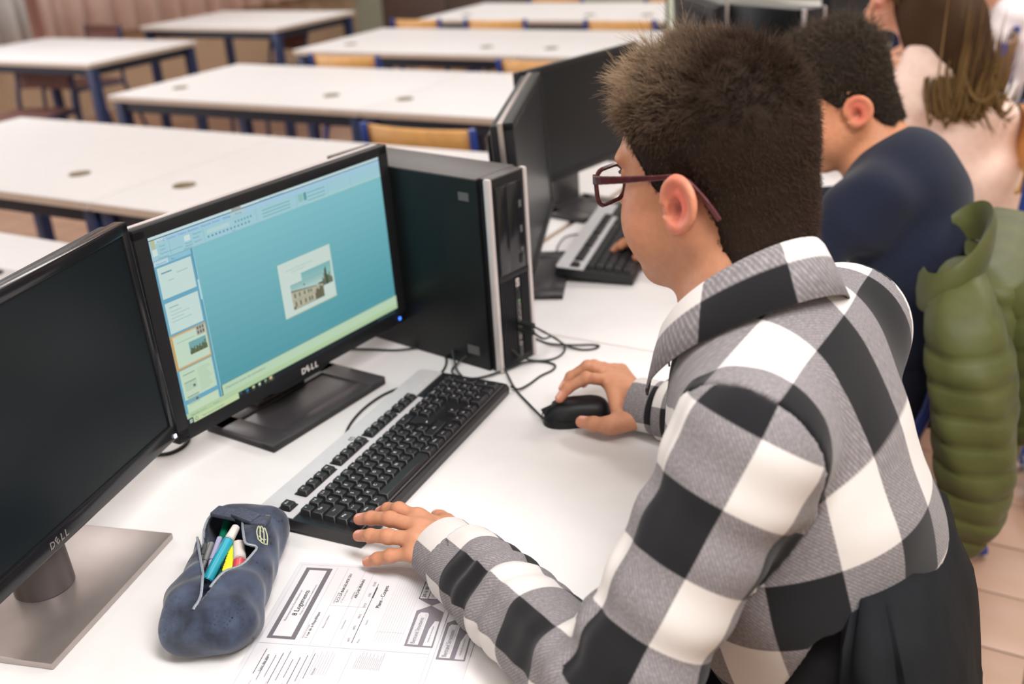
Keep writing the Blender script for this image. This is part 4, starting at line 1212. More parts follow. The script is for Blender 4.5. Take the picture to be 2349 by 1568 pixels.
def head_sdf(P, hc, R, s=1.0, chub=0.0, ears=True):
    p = (P - hc) @ R / s
    a = np.stack([p[:, 0], np.abs(p[:, 1]), p[:, 2]], 1)
    d = ellips(p, (-0.006, 0, 0.030), (0.097, 0.0755, 0.088))
    d = smin(d, ellips(p, (0.030, 0, -0.035), (0.060, 0.060, 0.085)), 0.03)
    d = smin(d, capsule(a, (-0.002, 0.052, -0.055), (0.066, 0.020, -0.100), 0.022, 0.021), 0.03)
    d = smin(d, ellips(a, (0.050, 0.038, -0.048), (0.036 + chub, 0.028 + chub, 0.040 + chub)), 0.022)
    d = smin(d, ellips(p, (0.082, 0, -0.100), (0.018, 0.018, 0.016)), 0.015)
    d = smin(d, ellips(a, (0.073, 0.028, 0.022), (0.014, 0.030, 0.010)), 0.014)         # brow
    d = smax(d, -ellips(a, (0.099, 0.031, 0.002), (0.016, 0.018, 0.013)), 0.010)         # eye socket
    d = np.minimum(d, ellips(a, (0.078, 0.031, 0.002), (0.0125, 0.0125, 0.0125)))        # eyeball under the lids
    d = smin(d, capsule(p, (0.090, 0, 0.008), (0.113, 0, -0.030), 0.0075, 0.011), 0.012) # nose
    d = smin(d, ellips(a, (0.100, 0.011, -0.034), (0.010, 0.009, 0.008)), 0.006)
    d = smin(d, ellips(p, (0.094, 0, -0.061), (0.010, 0.022, 0.0055)), 0.004)            # lips
    d = smin(d, ellips(p, (0.092, 0, -0.072), (0.010, 0.019, 0.0062)), 0.004)
    d = smax(d, -ellips(p, (0.106, 0, -0.0665), (0.010, 0.022, 0.0012)), 0.002)
    if ears:
        ca, sa = math.cos(math.radians(14)), math.sin(math.radians(14))
        q_ = a - V3(-0.014, 0.079, -0.020)
        e = np.stack([q_[:, 0] * ca + q_[:, 2] * sa, q_[:, 1], -q_[:, 0] * sa + q_[:, 2] * ca], 1)
        # ear plate leaning out to the back
        yo = e[:, 1] + 0.30 * e[:, 0] - 0.006
        e2 = np.stack([e[:, 0], yo, e[:, 2]], 1)
        rr = np.sqrt((e[:, 0] / 0.0225) ** 2 + ((e[:, 2] - 0.002) / 0.0250) ** 2)
        plate = np.maximum(np.abs(yo) - 0.0035, (rr - 1) * 0.016)
        rim = np.sqrt(((rr - 0.93) * 0.0185) ** 2 + (yo - 0.0030) ** 2) - 0.0042
        rim = np.where((e[:, 0] > 0.008) & (e[:, 2] < -0.005) & (e[:, 2] > -0.014), rim + 0.003, rim)
        lobe = ellips(e2, (0.006, 0.001, -0.0235), (0.0085, 0.0050, 0.0085))
        anti = np.sqrt(((np.sqrt((e[:, 0] / 0.0095) ** 2 + ((e[:, 2] + 0.004) / 0.0165) ** 2) - 1) * 0.0105) ** 2 + (yo - 0.0012) ** 2) - 0.0032
        anti = np.where(e[:, 0] > 0.004, anti + 0.004, anti)
        trag = ellips(e2, (0.0135, 0.001, -0.006), (0.0045, 0.0055, 0.0075))
        ear = smin(smin(smin(plate, rim, 0.003), lobe, 0.005), smin(anti, trag, 0.002), 0.002)
        conch = ellips(e2, (0.003, 0.006, -0.004), (0.0095, 0.0095, 0.0125))
        ear = smax(ear, -conch, 0.002)
        root = ellips(a, (-0.008, 0.071, -0.020), (0.012, 0.011, 0.024))
        d = smin(d, smin(ear, root, 0.004), 0.004)
    return d * s

def finger_sdf(P, chain, r0, r1, d, k=0.003):
    n = len(chain) - 1
    f = None
    for i in range(n):
        ra, rb = r0 + (r1 - r0) * i / n, r0 + (r1 - r0) * (i + 1) / n
        c = capsule(P, chain[i], chain[i + 1], ra, rb)
        # slight knuckle swelling
        f = c if f is None else smin(f, c, 0.004)
        if i > 0: f = smin(f, np.linalg.norm(P - chain[i], axis=1) - ra * 1.06, 0.003)
    return smin(d, f, k) if d is not None else f

def hand_sdf(P, H):
    d = None
    w = H['wrist']
    for i, ch in enumerate(H['fingers']):
        m = ch[0]
        c = capsule(P, w + (m - w) * 0.08, m, H.get('rw', 0.0165), 0.0120)
        d = c if d is None else smin(d, c, 0.012)
    th_ = H['thumb']
    d = smin(d, capsule(P, th_[0], th_[1], 0.017, 0.0135), 0.014)
    f = finger_sdf(P, th_[1:], 0.0122, 0.0092, None)
    d = smin(d, f, 0.008)
    d = smin(d, capsule(P, th_[1] * 0.55 + th_[0] * 0.45, H['fingers'][0][0], 0.0095, 0.0095), 0.012)
    fs = None
    for ch, (a, b) in zip(H['fingers'], H.get('rad', [(0.0098, 0.0075), (0.0100, 0.0076), (0.0096, 0.0073), (0.0086, 0.0066)])):
        f = finger_sdf(P, ch, a, b, None)
        fs = f if fs is None else np.minimum(fs, f)
    return smin(d, fs, 0.005)

def grouped(groups, k):
    """groups: list of (fn, lo, hi); blends only where a point is near the group's box"""
    def fn(P):
        d = np.full(len(P), 1.0)
        for f, lo, hi in groups:
            out = np.maximum(np.maximum(lo - P, P - hi), 0)
            dist = np.linalg.norm(out, axis=1)
            m_ = dist < 0.03
            if m_.any():
                v = f(P[m_]); d[m_] = smin(d[m_], v, k)
            m2 = ~m_
            d[m2] = np.minimum(d[m2], dist[m2] + 0.002)
        return d
    return fn
def box_of(pts, r):
    P = np.array(pts, float); return P.min(0) - r, P.max(0) + r

def vcol(me, cols):
    a = me.color_attributes.new('col', 'FLOAT_COLOR', 'POINT')
    c = np.concatenate([np.asarray(cols, np.float32), np.ones((len(cols), 1), np.float32)], 1)
    a.data.foreach_set('color', c.ravel())

def skin_mat(name, rough=0.5):
    m_ = mat(name, (0.7, 0.4, 0.28), rough, spec=0.4, attr='col', noise=0.06, nscale=120, bump=0.12, bscale=700)
    p_ = m_.node_tree.nodes['Principled BSDF']
    p_.inputs['Subsurface Weight'].default_value = 0.12
    p_.inputs['Subsurface Radius'].default_value = (0.012, 0.005, 0.003)
    p_.inputs['Subsurface Scale'].default_value = 0.5
    return m_
SKIN = skin_mat('skin')

def body_mesh(name, cfg, h):
    hc, R, s = cfg['hc'], cfg['R'], cfg.get('s', 1.0)
    groups = [(lambda P: head_sdf(P, hc, R, s, cfg.get('chub', 0)), *box_of([hc + R @ V3(*v) for v in ((0.12, 0.10, 0.12), (-0.11, -0.10, -0.12), (0.12, -0.10, -0.12), (-0.11, 0.10, 0.12))], 0.02))]
    nb, jaw = cfg['neck'], hc + R @ V3(-0.028, 0, -0.055)
    nr = cfg.get('nr', 0.058)
    sh, el, wr = cfg['sh'], cfg['el'], cfg['wr']
    pel = cfg['pel']
    def torso(P):
        d = capsule(P, jaw, nb, nr * 0.98, nr * 1.08)
        d = smin(d, capsule(P, hc + R @ V3(0.045, 0, -0.085), nb + R @ V3(0.035, 0, 0) * 1.0, 0.028, 0.03), 0.04)
        d = smin(d, capsule(P, nb - V3(0, 0, 0.03), sh[0], 0.045, 0.040), 0.05)
        d = smin(d, capsule(P, nb - V3(0, 0, 0.03), sh[1], 0.045, 0.040), 0.05)
        d = smin(d, capsule(P, nb - V3(0, 0, 0.12), pel, 0.065, 0.065), 0.05)
        return d
    groups.append((torso, *box_of([jaw, nb, sh[0], sh[1], pel], 0.10)))
    for i in (0, 1):
        def arm(P, i=i):
            d = capsule(P, sh[i], el[i], 0.042, 0.034)
            return smin(d, capsule(P, el[i], wr[i], 0.035, 0.0235), 0.02)
        groups.append((arm, *box_of([sh[i], el[i], wr[i]], 0.05)))
        if cfg['hands'][i] is not None:
            Hn = cfg['hands'][i]
            pts = [Hn['wrist']] + [p for ch in Hn['fingers'] for p in ch] + list(Hn['thumb'])
            groups.append((lambda P, Hn=Hn: hand_sdf(P, Hn), *box_of(pts, 0.025)))
    fn = grouped(groups, 0.018)
    lo = np.min([g_[1] for g_ in groups], 0) - 0.01; hi = np.max([g_[2] for g_ in groups], 0) + 0.01
    Vv, Ff = surface(fn, lo, hi, h, 8, slack=0.01)
    me = mesh_np(name, Vv, Ff)
    # skin colour: redder ears, fingertips and lips, stubble on the jaw
    base = np.array(cfg.get('skin', srgb(222, 160, 124)))
    col = np.tile(base, (len(Vv), 1))
    p = (Vv - hc) @ R / s
    def blob(c, r, tint, w):
        g_ = np.exp(-(((p - np.array(c)) / np.array(r)) ** 2).sum(1)) * w
        col[:] = col * (1 - g_[:, None]) + np.array(tint) * g_[:, None]
    red = np.array(srgb(226, 104, 92))
    for sgn in (-1, 1):
        blob((-0.018, sgn * 0.088, -0.018), (0.022, 0.012, 0.036), red, 0.8)
        blob((0.055, sgn * 0.055, -0.035), (0.03, 0.03, 0.03), srgb(224, 146, 118), 0.4)
    for sgn in (-1, 1): blob((-0.011, sgn * 0.083, -0.023), (0.007, 0.007, 0.008), srgb(96, 44, 38), 0.75)  # shade of the ear hollow painted into the skin colour
    for sgn in (-1, 1):
        blob((0.090, sgn * 0.031, -0.006), (0.012, 0.013, 0.0028), srgb(40, 26, 22), 0.9)
        blob((0.090, sgn * 0.033, 0.024), (0.016, 0.017, 0.0042), srgb(46, 32, 26), 0.85)
    blob((0.095, 0, -0.066), (0.02, 0.024, 0.010), srgb(196, 116, 104), 0.8)
    blob((0.06, 0, -0.085), (0.06, 0.06, 0.030), srgb(176, 128, 100), cfg.get('stubble', 0.0))
    for Hn in cfg['hands']:
        if Hn is None: continue
        for ch in list(Hn['fingers']) + [Hn['thumb']]:
            g_ = np.exp(-(np.linalg.norm(Vv - ch[-1], axis=1) / 0.014) ** 2) * 0.5
            col[:] = col * (1 - g_[:, None]) + np.array(srgb(232, 148, 128)) * g_[:, None]
            nl_ = ch[-1] * 0.80 + ch[-2] * 0.20; ax_ = (ch[-1] - ch[-2]) / np.linalg.norm(ch[-1] - ch[-2])
            up_n = V3(0, 0, 1) - ax_ * ax_[2]; up_n /= np.linalg.norm(up_n)
            w_n = Vv - (nl_ + up_n * 0.007)
            inn = (np.abs(w_n @ ax_) < 0.0058) & (np.abs(w_n @ np.cross(ax_, up_n)) < 0.0046) & (w_n @ up_n > -0.004)
            col[inn] = np.array(srgb(228, 168, 152))
            for kn in ch[1:-1]:
                g_ = np.exp(-(np.linalg.norm(Vv - kn - V3(0, 0, 0.008), axis=1) / 0.008) ** 2) * 0.35
                col[:] = col * (1 - g_[:, None]) + np.array(srgb(196, 128, 96)) * g_[:, None]
    vcol(me, col)
    me.materials.append(SKIN)
    return me

def hair_mat(name, attr=True):
    m_ = mat(name, (0.03, 0.02, 0.015), 0.65, spec=0.06, attr='col')
    return m_
HAIR = hair_mat('hair')

def strands(name, roots, dirs, lens, r, base, parent, tipc=None, curl=0.0, seg=3, droop=0.0, var=0.3):
    """many tapering three-sided hairs in one mesh"""
    n = len(roots)
    t = np.linspace(0, 1, seg + 1)
    d = dirs / np.linalg.norm(dirs, axis=1)[:, None]
    ref = np.where(np.abs(d[:, 2:3]) < 0.9, np.array([[0, 0, 1.0]]), np.array([[1.0, 0, 0]]))
    u = np.cross(d, ref); u /= np.linalg.norm(u, axis=1)[:, None]; w = np.cross(d, u)
    bend = (rng.normal(size=(n, 1)) * u + rng.normal(size=(n, 1)) * w) * curl
    V_ = np.zeros((n, seg + 1, 3, 3))
    for k, tk in enumerate(t):
        c = roots + d * (lens * tk)[:, None] + bend * (lens * tk ** 2)[:, None] - np.array([0, 0, 1.0]) * (droop * lens * tk ** 2)[:, None]
        rr = r * (1 - 0.85 * tk)
        for j in range(3):
            a = 2 * math.pi * j / 3
            V_[:, k, j] = c + (u * math.cos(a) + w * math.sin(a)) * rr
    idx = np.arange(n * (seg + 1) * 3).reshape(n, seg + 1, 3)
    F = []
    for k in range(seg):
        for j in range(3):
            F.append(np.stack([idx[:, k, j], idx[:, k, (j + 1) % 3], idx[:, k + 1, (j + 1) % 3], idx[:, k + 1, j]], -1))
    F = np.concatenate(F)
    me = mesh_np(name, V_.reshape(-1, 3), F)
    b = np.array(base)[None, None, :] * (1 + var * rng.normal(size=(n, 1, 1))).clip(0.35, 2.2)
    tp = np.array(base if tipc is None else tipc)
    tt = t[None, :, None]
    if tp.ndim == 1: tp = tp[None, None, :]
    else: tp = tp[:, None, :]
    c = b * (1 - tt) + tp * (1 + var * rng.normal(size=(n, 1, 1))).clip(0.35, 2.2) * tt
    vcol(me, np.repeat(c[:, :, None, :], 3, 2).reshape(-1, 3))
    o = link(name, me, HAIR, parent)
    o['kind'] = 'stuff'
    return o

def cap_sdf(P, hc, R, s, line, thick, neck=None):
    p = (P - hc) @ R / s
    d = ellips(p, (-0.006, 0, 0.030), (0.097, 0.0755, 0.088))
    d = smin(d, ellips(p, (-0.036, 0, -0.062), (0.056, 0.056, 0.092)), 0.03)
    if neck is not None: d = smin(d, capsule(p, (-0.030, 0, -0.055), (neck - hc) @ R / s, 0.0605, 0.0645), 0.02)
    d = d - thick(p)
    hl = np.interp(p[:, 0], *line) + 0.004 * np.sin(170 * p[:, 1]) * np.clip((-0.03 - p[:, 0]) / 0.02, 0, 1)
    d = smax(d + 0.006 * np.exp(-np.abs(hl + 0.012 - p[:, 2]) / 0.012), (hl - p[:, 2]) * 0.8, 0.006)
    return d * s

def short_hair(person, cfg, line, thick, base, tip, n, h, lenf, dirf, r=0.00042, curl=0.25):
    hc, R, s = cfg['hc'], cfg['R'], cfg.get('s', 1.0)
    lo, hi = box_of([hc], 0.16)
    Vv, Ff = surface(lambda P: cap_sdf(P, hc, R, s, line, thick, cfg['neck']), lo, hi, h, 8, slack=0.01)
    me = mesh_np('hair', Vv, Ff)
    nrm = np.zeros((len(Vv), 3)); me.vertices.foreach_get('normal', (tmp := np.zeros(len(Vv) * 3, np.float32)).ravel()); nrm = tmp.reshape(-1, 3)
    vcol(me, np.tile(np.array(base) * 0.55, (len(Vv), 1)))
    o = link('hair', me, HAIR, person)
    # roots over the surface
    tri = Vv[Ff]
    ar = np.linalg.norm(np.cross(tri[:, 2] - tri[:, 0], tri[:, 3] - tri[:, 1]), axis=1)
    cen = tri.mean(1); fn_ = np.cross(tri[:, 2] - tri[:, 0], tri[:, 3] - tri[:, 1]); fn_ /= np.linalg.norm(fn_, axis=1)[:, None] + 1e-12
    outw = cen - (hc + R @ V3(-0.006, 0, 0.0)); fn_ *= np.sign((fn_ * outw).sum(1))[:, None]
    pl = (cen - hc) @ R / s
    ok = (np.linalg.norm(pl / np.array([0.10, 0.078, 0.10]), axis=1) > 0.85)
    pr = ar * ok; pr /= pr.sum()
    pick = rng.choice(len(tri), n, p=pr)
    wts = rng.dirichlet([1, 1, 1, 1], n)
    roots = (tri[pick] * wts[:, :, None]).sum(1) - fn_[pick] * 0.003
    pl = (roots - hc) @ R / s
    nl = fn_[pick] @ R
    cell = np.floor(pl / 0.0085).astype(int)
    hsh = (cell[:, 0] * 73856093 ^ cell[:, 1] * 19349663 ^ cell[:, 2] * 83492791) % 997
    tab = np.random.default_rng(3).normal(size=(997, 4))
    wt = (0.10 + 0.24 * top1(pl))[:, None]
    dl = dirf(pl, nl) + 0.12 * rng.normal(size=(n, 3)) + wt * tab[hsh, :3]
    lmul = np.exp(0.22 * tab[hsh, 3] * top1(pl))
    st_ = strands('hair_strands', roots, dl @ R.T, lenf(pl) * rng.uniform(0.6, 1.15, n) * lmul, r, base, o, tip(pl) if callable(tip) else tip, curl)
    return o

# woven checks: four kinds of cell from two rows of stripes; u, v in checks
def plaid(name):
    m_ = bpy.data.materials.new(name); m_.use_nodes = True
    nt = m_.node_tree; p_ = nt.nodes['Principled BSDF']
    p_.inputs['Roughness'].default_value = 0.95; p_.inputs['Specular IOR Level'].default_value = 0.15; p_.inputs['Sheen Weight'].default_value = 0.12
    uv = nt.nodes.new('ShaderNodeUVMap'); uv.uv_map = 'UVMap'
    nz = nt.nodes.new('ShaderNodeTexNoise'); nz.inputs['Scale'].default_value = 20
    nt.links.new(uv.outputs['UV'], nz.inputs['Vector'])
    sep = nt.nodes.new('ShaderNodeSeparateXYZ'); nt.links.new(uv.outputs['UV'], sep.inputs[0])
    def mth(op, a, b=None):
        n_ = nt.nodes.new('ShaderNodeMath'); n_.operation = op
        for i, x in enumerate((a, b)):
            if x is None: continue
            if isinstance(x, (int, float)): n_.inputs[i].default_value = x
            else: nt.links.new(x, n_.inputs[i])
        return n_.outputs[0]
    def stripe(s_):
        t_ = mth('PINGPONG', mth('ADD', s_, 0.5), 1.0)       # 0..1..0, period two checks
        r_ = nt.nodes.new('ShaderNodeMapRange'); nt.links.new(t_, r_.inputs['Value'])
        r_.inputs['From Min'].default_value = 0.49; r_.inputs['From Max'].default_value = 0.51
        return r_.outputs['Result']
    a, b = stripe(sep.outputs[0]), stripe(sep.outputs[1])
    # twill of the mixed cells
    tw = mth('PINGPONG', mth('MULTIPLY', mth('ADD', sep.outputs[0], sep.outputs[1]), 30.0), 1.0)
    avg = mth('MULTIPLY', mth('ADD', a, b), 0.5)
    mixd = mth('MULTIPLY', mth('MULTIPLY', avg, mth('SUBTRACT', 1.0, avg)), 4.0)    # one in the grey cells
    wob = mth('MULTIPLY', mth('ADD', mth('MULTIPLY', mth('SUBTRACT', tw, 0.5), 0.16), mth('MULTIPLY', mth('SUBTRACT', nz.outputs['Fac'], 0.5), 0.35)), mixd)
    val = mth('ADD', avg, wob)
    cr = nt.nodes.new('ShaderNodeValToRGB')
    e = cr.color_ramp.elements
    e[0].position = 0.0; e[0].color = (0.012, 0.012, 0.014, 1)
    e[1].position = 1.0; e[1].color = (0.64, 0.605, 0.585, 1)
    k = cr.color_ramp.elements.new(0.5); k.color = (*srgb(124, 119, 122), 1)
    nt.links.new(val, cr.inputs['Fac']); nt.links.new(cr.outputs['Color'], p_.inputs['Base Color'])
    bn = nt.nodes.new('ShaderNodeTexNoise'); bn.inputs['Scale'].default_value = 90; nt.links.new(uv.outputs['UV'], bn.inputs['Vector'])
    bp = nt.nodes.new('ShaderNodeBump'); bp.inputs['Strength'].default_value = 0.25; bp.inputs['Distance'].default_value = 0.002
    nt.links.new(bn.outputs['Fac'], bp.inputs['Height']); nt.links.new(bp.outputs['Normal'], p_.inputs['Normal'])
    return m_
PLAID = plaid('grey_black_white_plaid')

def set_uv(me, uvv):
    """uvv: (loops,2)"""
    l_ = me.uv_layers.new(name='UVMap'); l_.data.foreach_set('uv', np.asarray(uvv, np.float32).ravel())

def perp_frame(ax, ref):
    ax = ax / np.linalg.norm(ax); u = ref - ax * (ref @ ax); u /= np.linalg.norm(u); return ax, u, np.cross(ax, u)

def make_hand(w, fingers, thumb, **k):
    return dict(wrist=np.array(w, float), fingers=[[np.array(p, float) for p in ch] for ch in fingers], thumb=[np.array(p, float) for p in thumb], **k)

# ---------------------------------------------------------------- the boy in the plaid shirt
R1_ = frame(167, 10, 0)
hc1 = V3(-0.345, 0.990, 1.243)
wl, wr_ = at(1022, 1262, 0.785), at(1472, 928, 0.787)
LH = make_hand(wl, [
    [at(958, 1188, 0.803), at(915, 1168, 0.806), at(890, 1168, 0.797), at(872, 1174, 0.786)],
    [at(962, 1210, 0.806), at(895, 1190, 0.807), at(852, 1188, 0.800), at(824, 1190, 0.791)],
    [at(955, 1236, 0.803), at(890, 1230, 0.802), at(850, 1228, 0.796), at(822, 1228, 0.787)],
    [at(948, 1268, 0.790), at(896, 1274, 0.784), at(866, 1281, 0.775), at(843, 1288, 0.765)]],
    [at(1035, 1222, 0.783), at(1022, 1202, 0.778), at(1010, 1190, 0.774), at(1003, 1183, 0.771)], rw=0.0175)
RH = make_hand(wr_, [
    [at(1398, 872, 0.806), at(1345, 866, 0.822), at(1302, 890, 0.806), at(1284, 913, 0.793)],
    [at(1403, 858, 0.808), at(1348, 840, 0.824), at(1310, 864, 0.806), at(1292, 890, 0.790)],
    [at(1412, 850, 0.803), at(1362, 838, 0.812), at(1330, 862, 0.794), at(1316, 885, 0.778)],
    [at(1425, 850, 0.793), at(1384, 842, 0.797), at(1352, 862, 0.780), at(1338, 880, 0.768)]],
    [at(1448, 962, 0.778), at(1400, 975, 0.777), at(1362, 972, 0.774), at(1334, 967, 0.771)], rw=0.017)
cfg1 = dict(hc=hc1, R=R1_, s=1.0, chub=0.004, neck=V3(-0.285, 0.948, 1.105), nr=0.061,
            sh=[V3(-0.240, 0.800, 1.042), V3(-0.225, 1.085, 1.045)],
            el=[V3(-0.322, 0.678, 0.822), V3(-0.29, 1.250, 0.805)],
            wr=[wl, wr_], pel=V3(-0.15, 0.95, 0.62), hands=[LH, RH], stubble=0.55, skin=srgb(192, 135, 104))
body1 = link('person', body_mesh('person', cfg1, 0.0021))
tag(body1, 'boy with short brown hair and glasses in a black, grey and white plaid shirt, typing', 'person')

def top1(p): return np.clip((p[:, 2] - 0.03) / 0.06, 0, 1)
def thick1(p):
    t_ = top1(p); fr = np.clip((p[:, 0] + 0.01) / 0.08, 0, 1)
    lowb = np.clip((p[:, 2] + 0.075) / 0.05, 0, 1)
    return 0.003 + 0.006 * lowb + t_ * (-0.002 + 0.002 * fr)
line1 = ([-0.13, -0.085, -0.060, -0.046, -0.036, -0.024, -0.006, 0.000, 0.014, 0.024, 0.034, 0.055, 0.072, 0.085, 0.12],
         [-0.116, -0.118, -0.112, -0.084, -0.040, 0.002, 0.004, -0.030, -0.034, -0.010, 0.015, 0.050, 0.064, 0.070, 0.070])
def len1(p):
    t_ = top1(p); fr = np.clip((p[:, 0] + 0.02) / 0.09, 0, 1)
    return 0.0080 + t_ * (0.010 + 0.012 * fr) + 0.004 * np.clip((-0.085 - p[:, 2]) / 0.02, 0, 1)
def dir1(p, n):
    t_ = top1(p)[:, None]
    side = np.stack([-0.35 * np.ones(len(p)), np.zeros(len(p)), -0.75 * np.ones(len(p))], 1) + n * 0.45
    fw_ = np.clip((p[:, 0] - 0.01) / 0.05, 0, 1)[:, None]
    topd = np.stack([0.75 * np.ones(len(p)), 0.0 * p[:, 1], 0.35 * np.ones(len(p))], 1) + n * (0.8 - 0.35 * fw_)
    back = np.clip((-p[:, 0] - 0.03) / 0.05, 0, 1)[:, None] * t_
    topd = topd * (1 - back) + (np.stack([-0.25 * np.ones(len(p)), 0.25 * np.sin(30 * p[:, 0]), 0.1 * np.ones(len(p))], 1) + n * 0.7) * back
    return side * (1 - t_) + topd * t_
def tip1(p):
    t_ = (top1(p) * np.clip((p[:, 0] + 0.04) / 0.09, 0, 1))[:, None]  # pale tips at the top front paint in the light on the hair
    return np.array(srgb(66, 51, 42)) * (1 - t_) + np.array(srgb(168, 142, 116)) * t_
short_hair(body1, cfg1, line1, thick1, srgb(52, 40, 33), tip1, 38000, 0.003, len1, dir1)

# glasses
def glasses(person, cfg):
    hc, R = cfg['hc'], cfg['R']
    W_ = lambda *v: tuple(hc + R @ (V3(*v) + V3(-0.007, 0, -0.006)))
    fm_ = mat('burgundy_acetate', srgb(74, 34, 38), 0.25, noise=0.25, nscale=140)
    g_ = bpy.data.objects.new('glasses', None); g_.parent = person; COL.objects.link(g_)
    fb = bmesh.new()
    for s in (-1, 1):
        ring = []
        for (y, z) in rrect(0.050, 0.038, 0.014, 5, 0.034, -0.002):
            ring.append(W_(0.116 - 0.10 * (y - 0.03) ** 2 / 0.03 - 0.10 * z, s * y, z))
        tube(fb, ring, 0.0025, 6, closed=True)
    tube(fb, [W_(0.118, -0.010, 0.006), W_(0.121, 0, 0.008), W_(0.118, 0.010, 0.006)], 0.0025, 6)
    obj('rims', fb, fm_, g_)
    for s in (-1, 1):
        lm = bmesh.new()
        vs = [lm.verts.new(W_(0.116 - 0.10 * (y - 0.03) ** 2 / 0.03 - 0.10 * z, s * y, z)) for y, z in rrect(0.050, 0.038, 0.014, 5, 0.034, -0.002)]
        lm.faces.new(vs)
        gl = mat('lens_glass', (0.95, 0.97, 0.97), 0.02, alpha=0.12, spec=0.5)
        obj('lens', lm, gl, g_)
        tb = bmesh.new()
        pts = smooth_path([W_(0.113, s * 0.0605, 0.010), W_(0.100, s * 0.0715, 0.011), W_(0.06, s * 0.0800, 0.012), W_(0.02, s * 0.0835, 0.013), W_(-0.014, s * 0.0850, 0.012), W_(-0.034, s * 0.0835, -0.008), W_(-0.046, s * 0.0800, -0.030)], 4)
        n_ = len(pts)
        for i in range(n_ - 1):
            a, b = Vector(pts[i]), Vector(pts[i + 1])
            d_ = b - a
            q_ = d_.to_track_quat('X', 'Z').to_matrix()
            f_ = i / n_
            bx(tb, tuple((a + b) / 2), (d_.length + 0.0016, 0.0032, 0.0105 - 0.0055 * min(1, f_ * 2)), 0.0008, q_, 1)
        obj('temple', tb, fm_, g_)
glasses(body1, cfg1)

# --- the plaid shirt: torso, shoulders and sleeves in one mesh
sh, el, wr2 = cfg1['sh'], cfg1['el'], cfg1['wr']
nb1 = cfg1['neck']
TOPC, MIDC, LOWC = V3(-0.255, 0.950, 1.00), V3(-0.225, 0.950, 0.90), V3(-0.205, 0.950, 0.80)
nk1 = (hc1 + R1_ @ V3(-0.028, 0, -0.055)) - nb1; nk1 /= np.linalg.norm(nk1)
def yawR(a):
    c, s = math.cos(math.radians(a)), math.sin(math.radians(a)); return np.array([[c, -s, 0], [s, c, 0], [0, 0, 1.0]])
TR = yawR(-4)
def arm_pts(i, ext=0.0): return sh[i], el[i], wr2[i]
def sleeve(P, i):
    s_, e_, w_ = arm_pts(i)
    fw = (w_ - e_) / np.linalg.norm(w_ - e_)
    end = w_ - fw * 0.040
    d = capsule(P, s_, e_, 0.066, 0.059)
    d2 = capsule(P, e_, end, 0.058, 0.0475)
    d = smin(d, d2, 0.03)
    # wrinkles around the elbow and the cuff
    ax, u, v = perp_frame(end - e_, V3(0, 0, 1))
    q_ = P - e_; t = q_ @ ax; a = np.arctan2(q_ @ v, q_ @ u)
    Lf = np.linalg.norm(end - e_)
    wgt = np.exp(-((t - Lf * 0.66) / 0.055) ** 2) + 0.7 * np.exp(-((t - 0.03) / 0.05) ** 2)
    d = d + 0.0035 * np.sin(t * 190 + 1.6 * np.sin(a + 1.0)) * wgt
    ax, u, v = perp_frame(e_ - s_, V3(-1, 0, 0))
    q_ = P - s_; t2 = q_ @ ax; a2 = np.arctan2(q_ @ v, q_ @ u); Lu = np.linalg.norm(e_ - s_)
    wg2 = np.exp(-((t2 - Lu * 0.85) / 0.07) ** 2) + 0.6 * np.exp(-((t2 - 0.06) / 0.06) ** 2)
    d = d + 0.004 * np.sin(t2 * 110 + 1.4 * np.sin(a2 * 1.0 + 0.4) + 1.0) * wg2
    # open end at the wrist
    cut = (P - end) @ fw
    d = smax(d, cut, 0.004)
    d = smax(d, -np.maximum(capsule(P, end - fw * 0.06, end + fw * 0.05, 0.0405), -cut - 0.03), 0.003)
    return d
def hemz(P): return 0.852 - 0.13 * np.clip((-0.17 - P[:, 0]) / 0.06, 0, 1) + 0.2 * np.clip(P[:, 0] + 0.14, -0.05, 0.1) + 0.005 * np.sin(28 * P[:, 1] + 3)
def shirt_torso(P):
    d = ellips(P, TOPC, (0.108, 0.150, 0.145), TR)
    d = smin(d, ellips(P, MIDC, (0.118, 0.152, 0.140), TR), 0.06)
    d = smin(d, ellips(P, LOWC, (0.124, 0.156, 0.150), TR), 0.06)
    for i in (0, 1):
        d = smin(d, capsule(P, nb1 + V3(0.012, 0, -0.045), sh[i] + V3(0, 0, 0.004), 0.050, 0.056), 0.05)
    d = smin(d, capsule(P, nb1 - nk1 * 0.05, nb1 + nk1 * 0.008, 0.075, 0.066), 0.03)
    d = d + 0.0032 * np.sin(36 * P[:, 2] + 22 * P[:, 1] + 2.0 * np.sin(9 * P[:, 1])) * np.clip((1.02 - P[:, 2]) / 0.08, 0, 1)
    d = d + 0.0040 * np.sin(24 * P[:, 1] - 30 * P[:, 2]) * np.clip((0.96 - P[:, 2]) / 0.10, 0, 1)
    d = smax(d, hemz(P) - P[:, 2], 0.004)
    ins = np.maximum(d + 0.010, P[:, 2] - hemz(P) - 0.05)
    return smax(d, -ins, 0.003)
def shirt_sdf(P):
    d = shirt_torso(P)
    for i in (0, 1): d = smin(d, sleeve(P, i), 0.035)
    return d
def seam(P, i):
    """negative on the sleeve's side of the shoulder seam"""
    out = (sh[i] - sh[1 - i]); out = out / np.linalg.norm(out)
    ad = (el[i] - sh[i]) / np.linalg.norm(el[i] - sh[i])
    nn_ = out * 0.80 + ad * 0.42; nn_ /= np.linalg.norm(nn_)
    c = capsule(P, sh[i], el[i], 0.066, 0.059)
    c2 = capsule(P, el[i], wr2[i], 0.058, 0.043)
    beyond = -((P - sh[i]) @ nn_ + 0.004)
    near = np.minimum(c, c2) - 0.022
    return np.minimum(np.maximum(beyond, near), c2 - 0.012)
lo, hi = box_of([sh[0], sh[1], el[0], el[1], wr2[0], wr2[1], LOWC, nb1], 0.16)
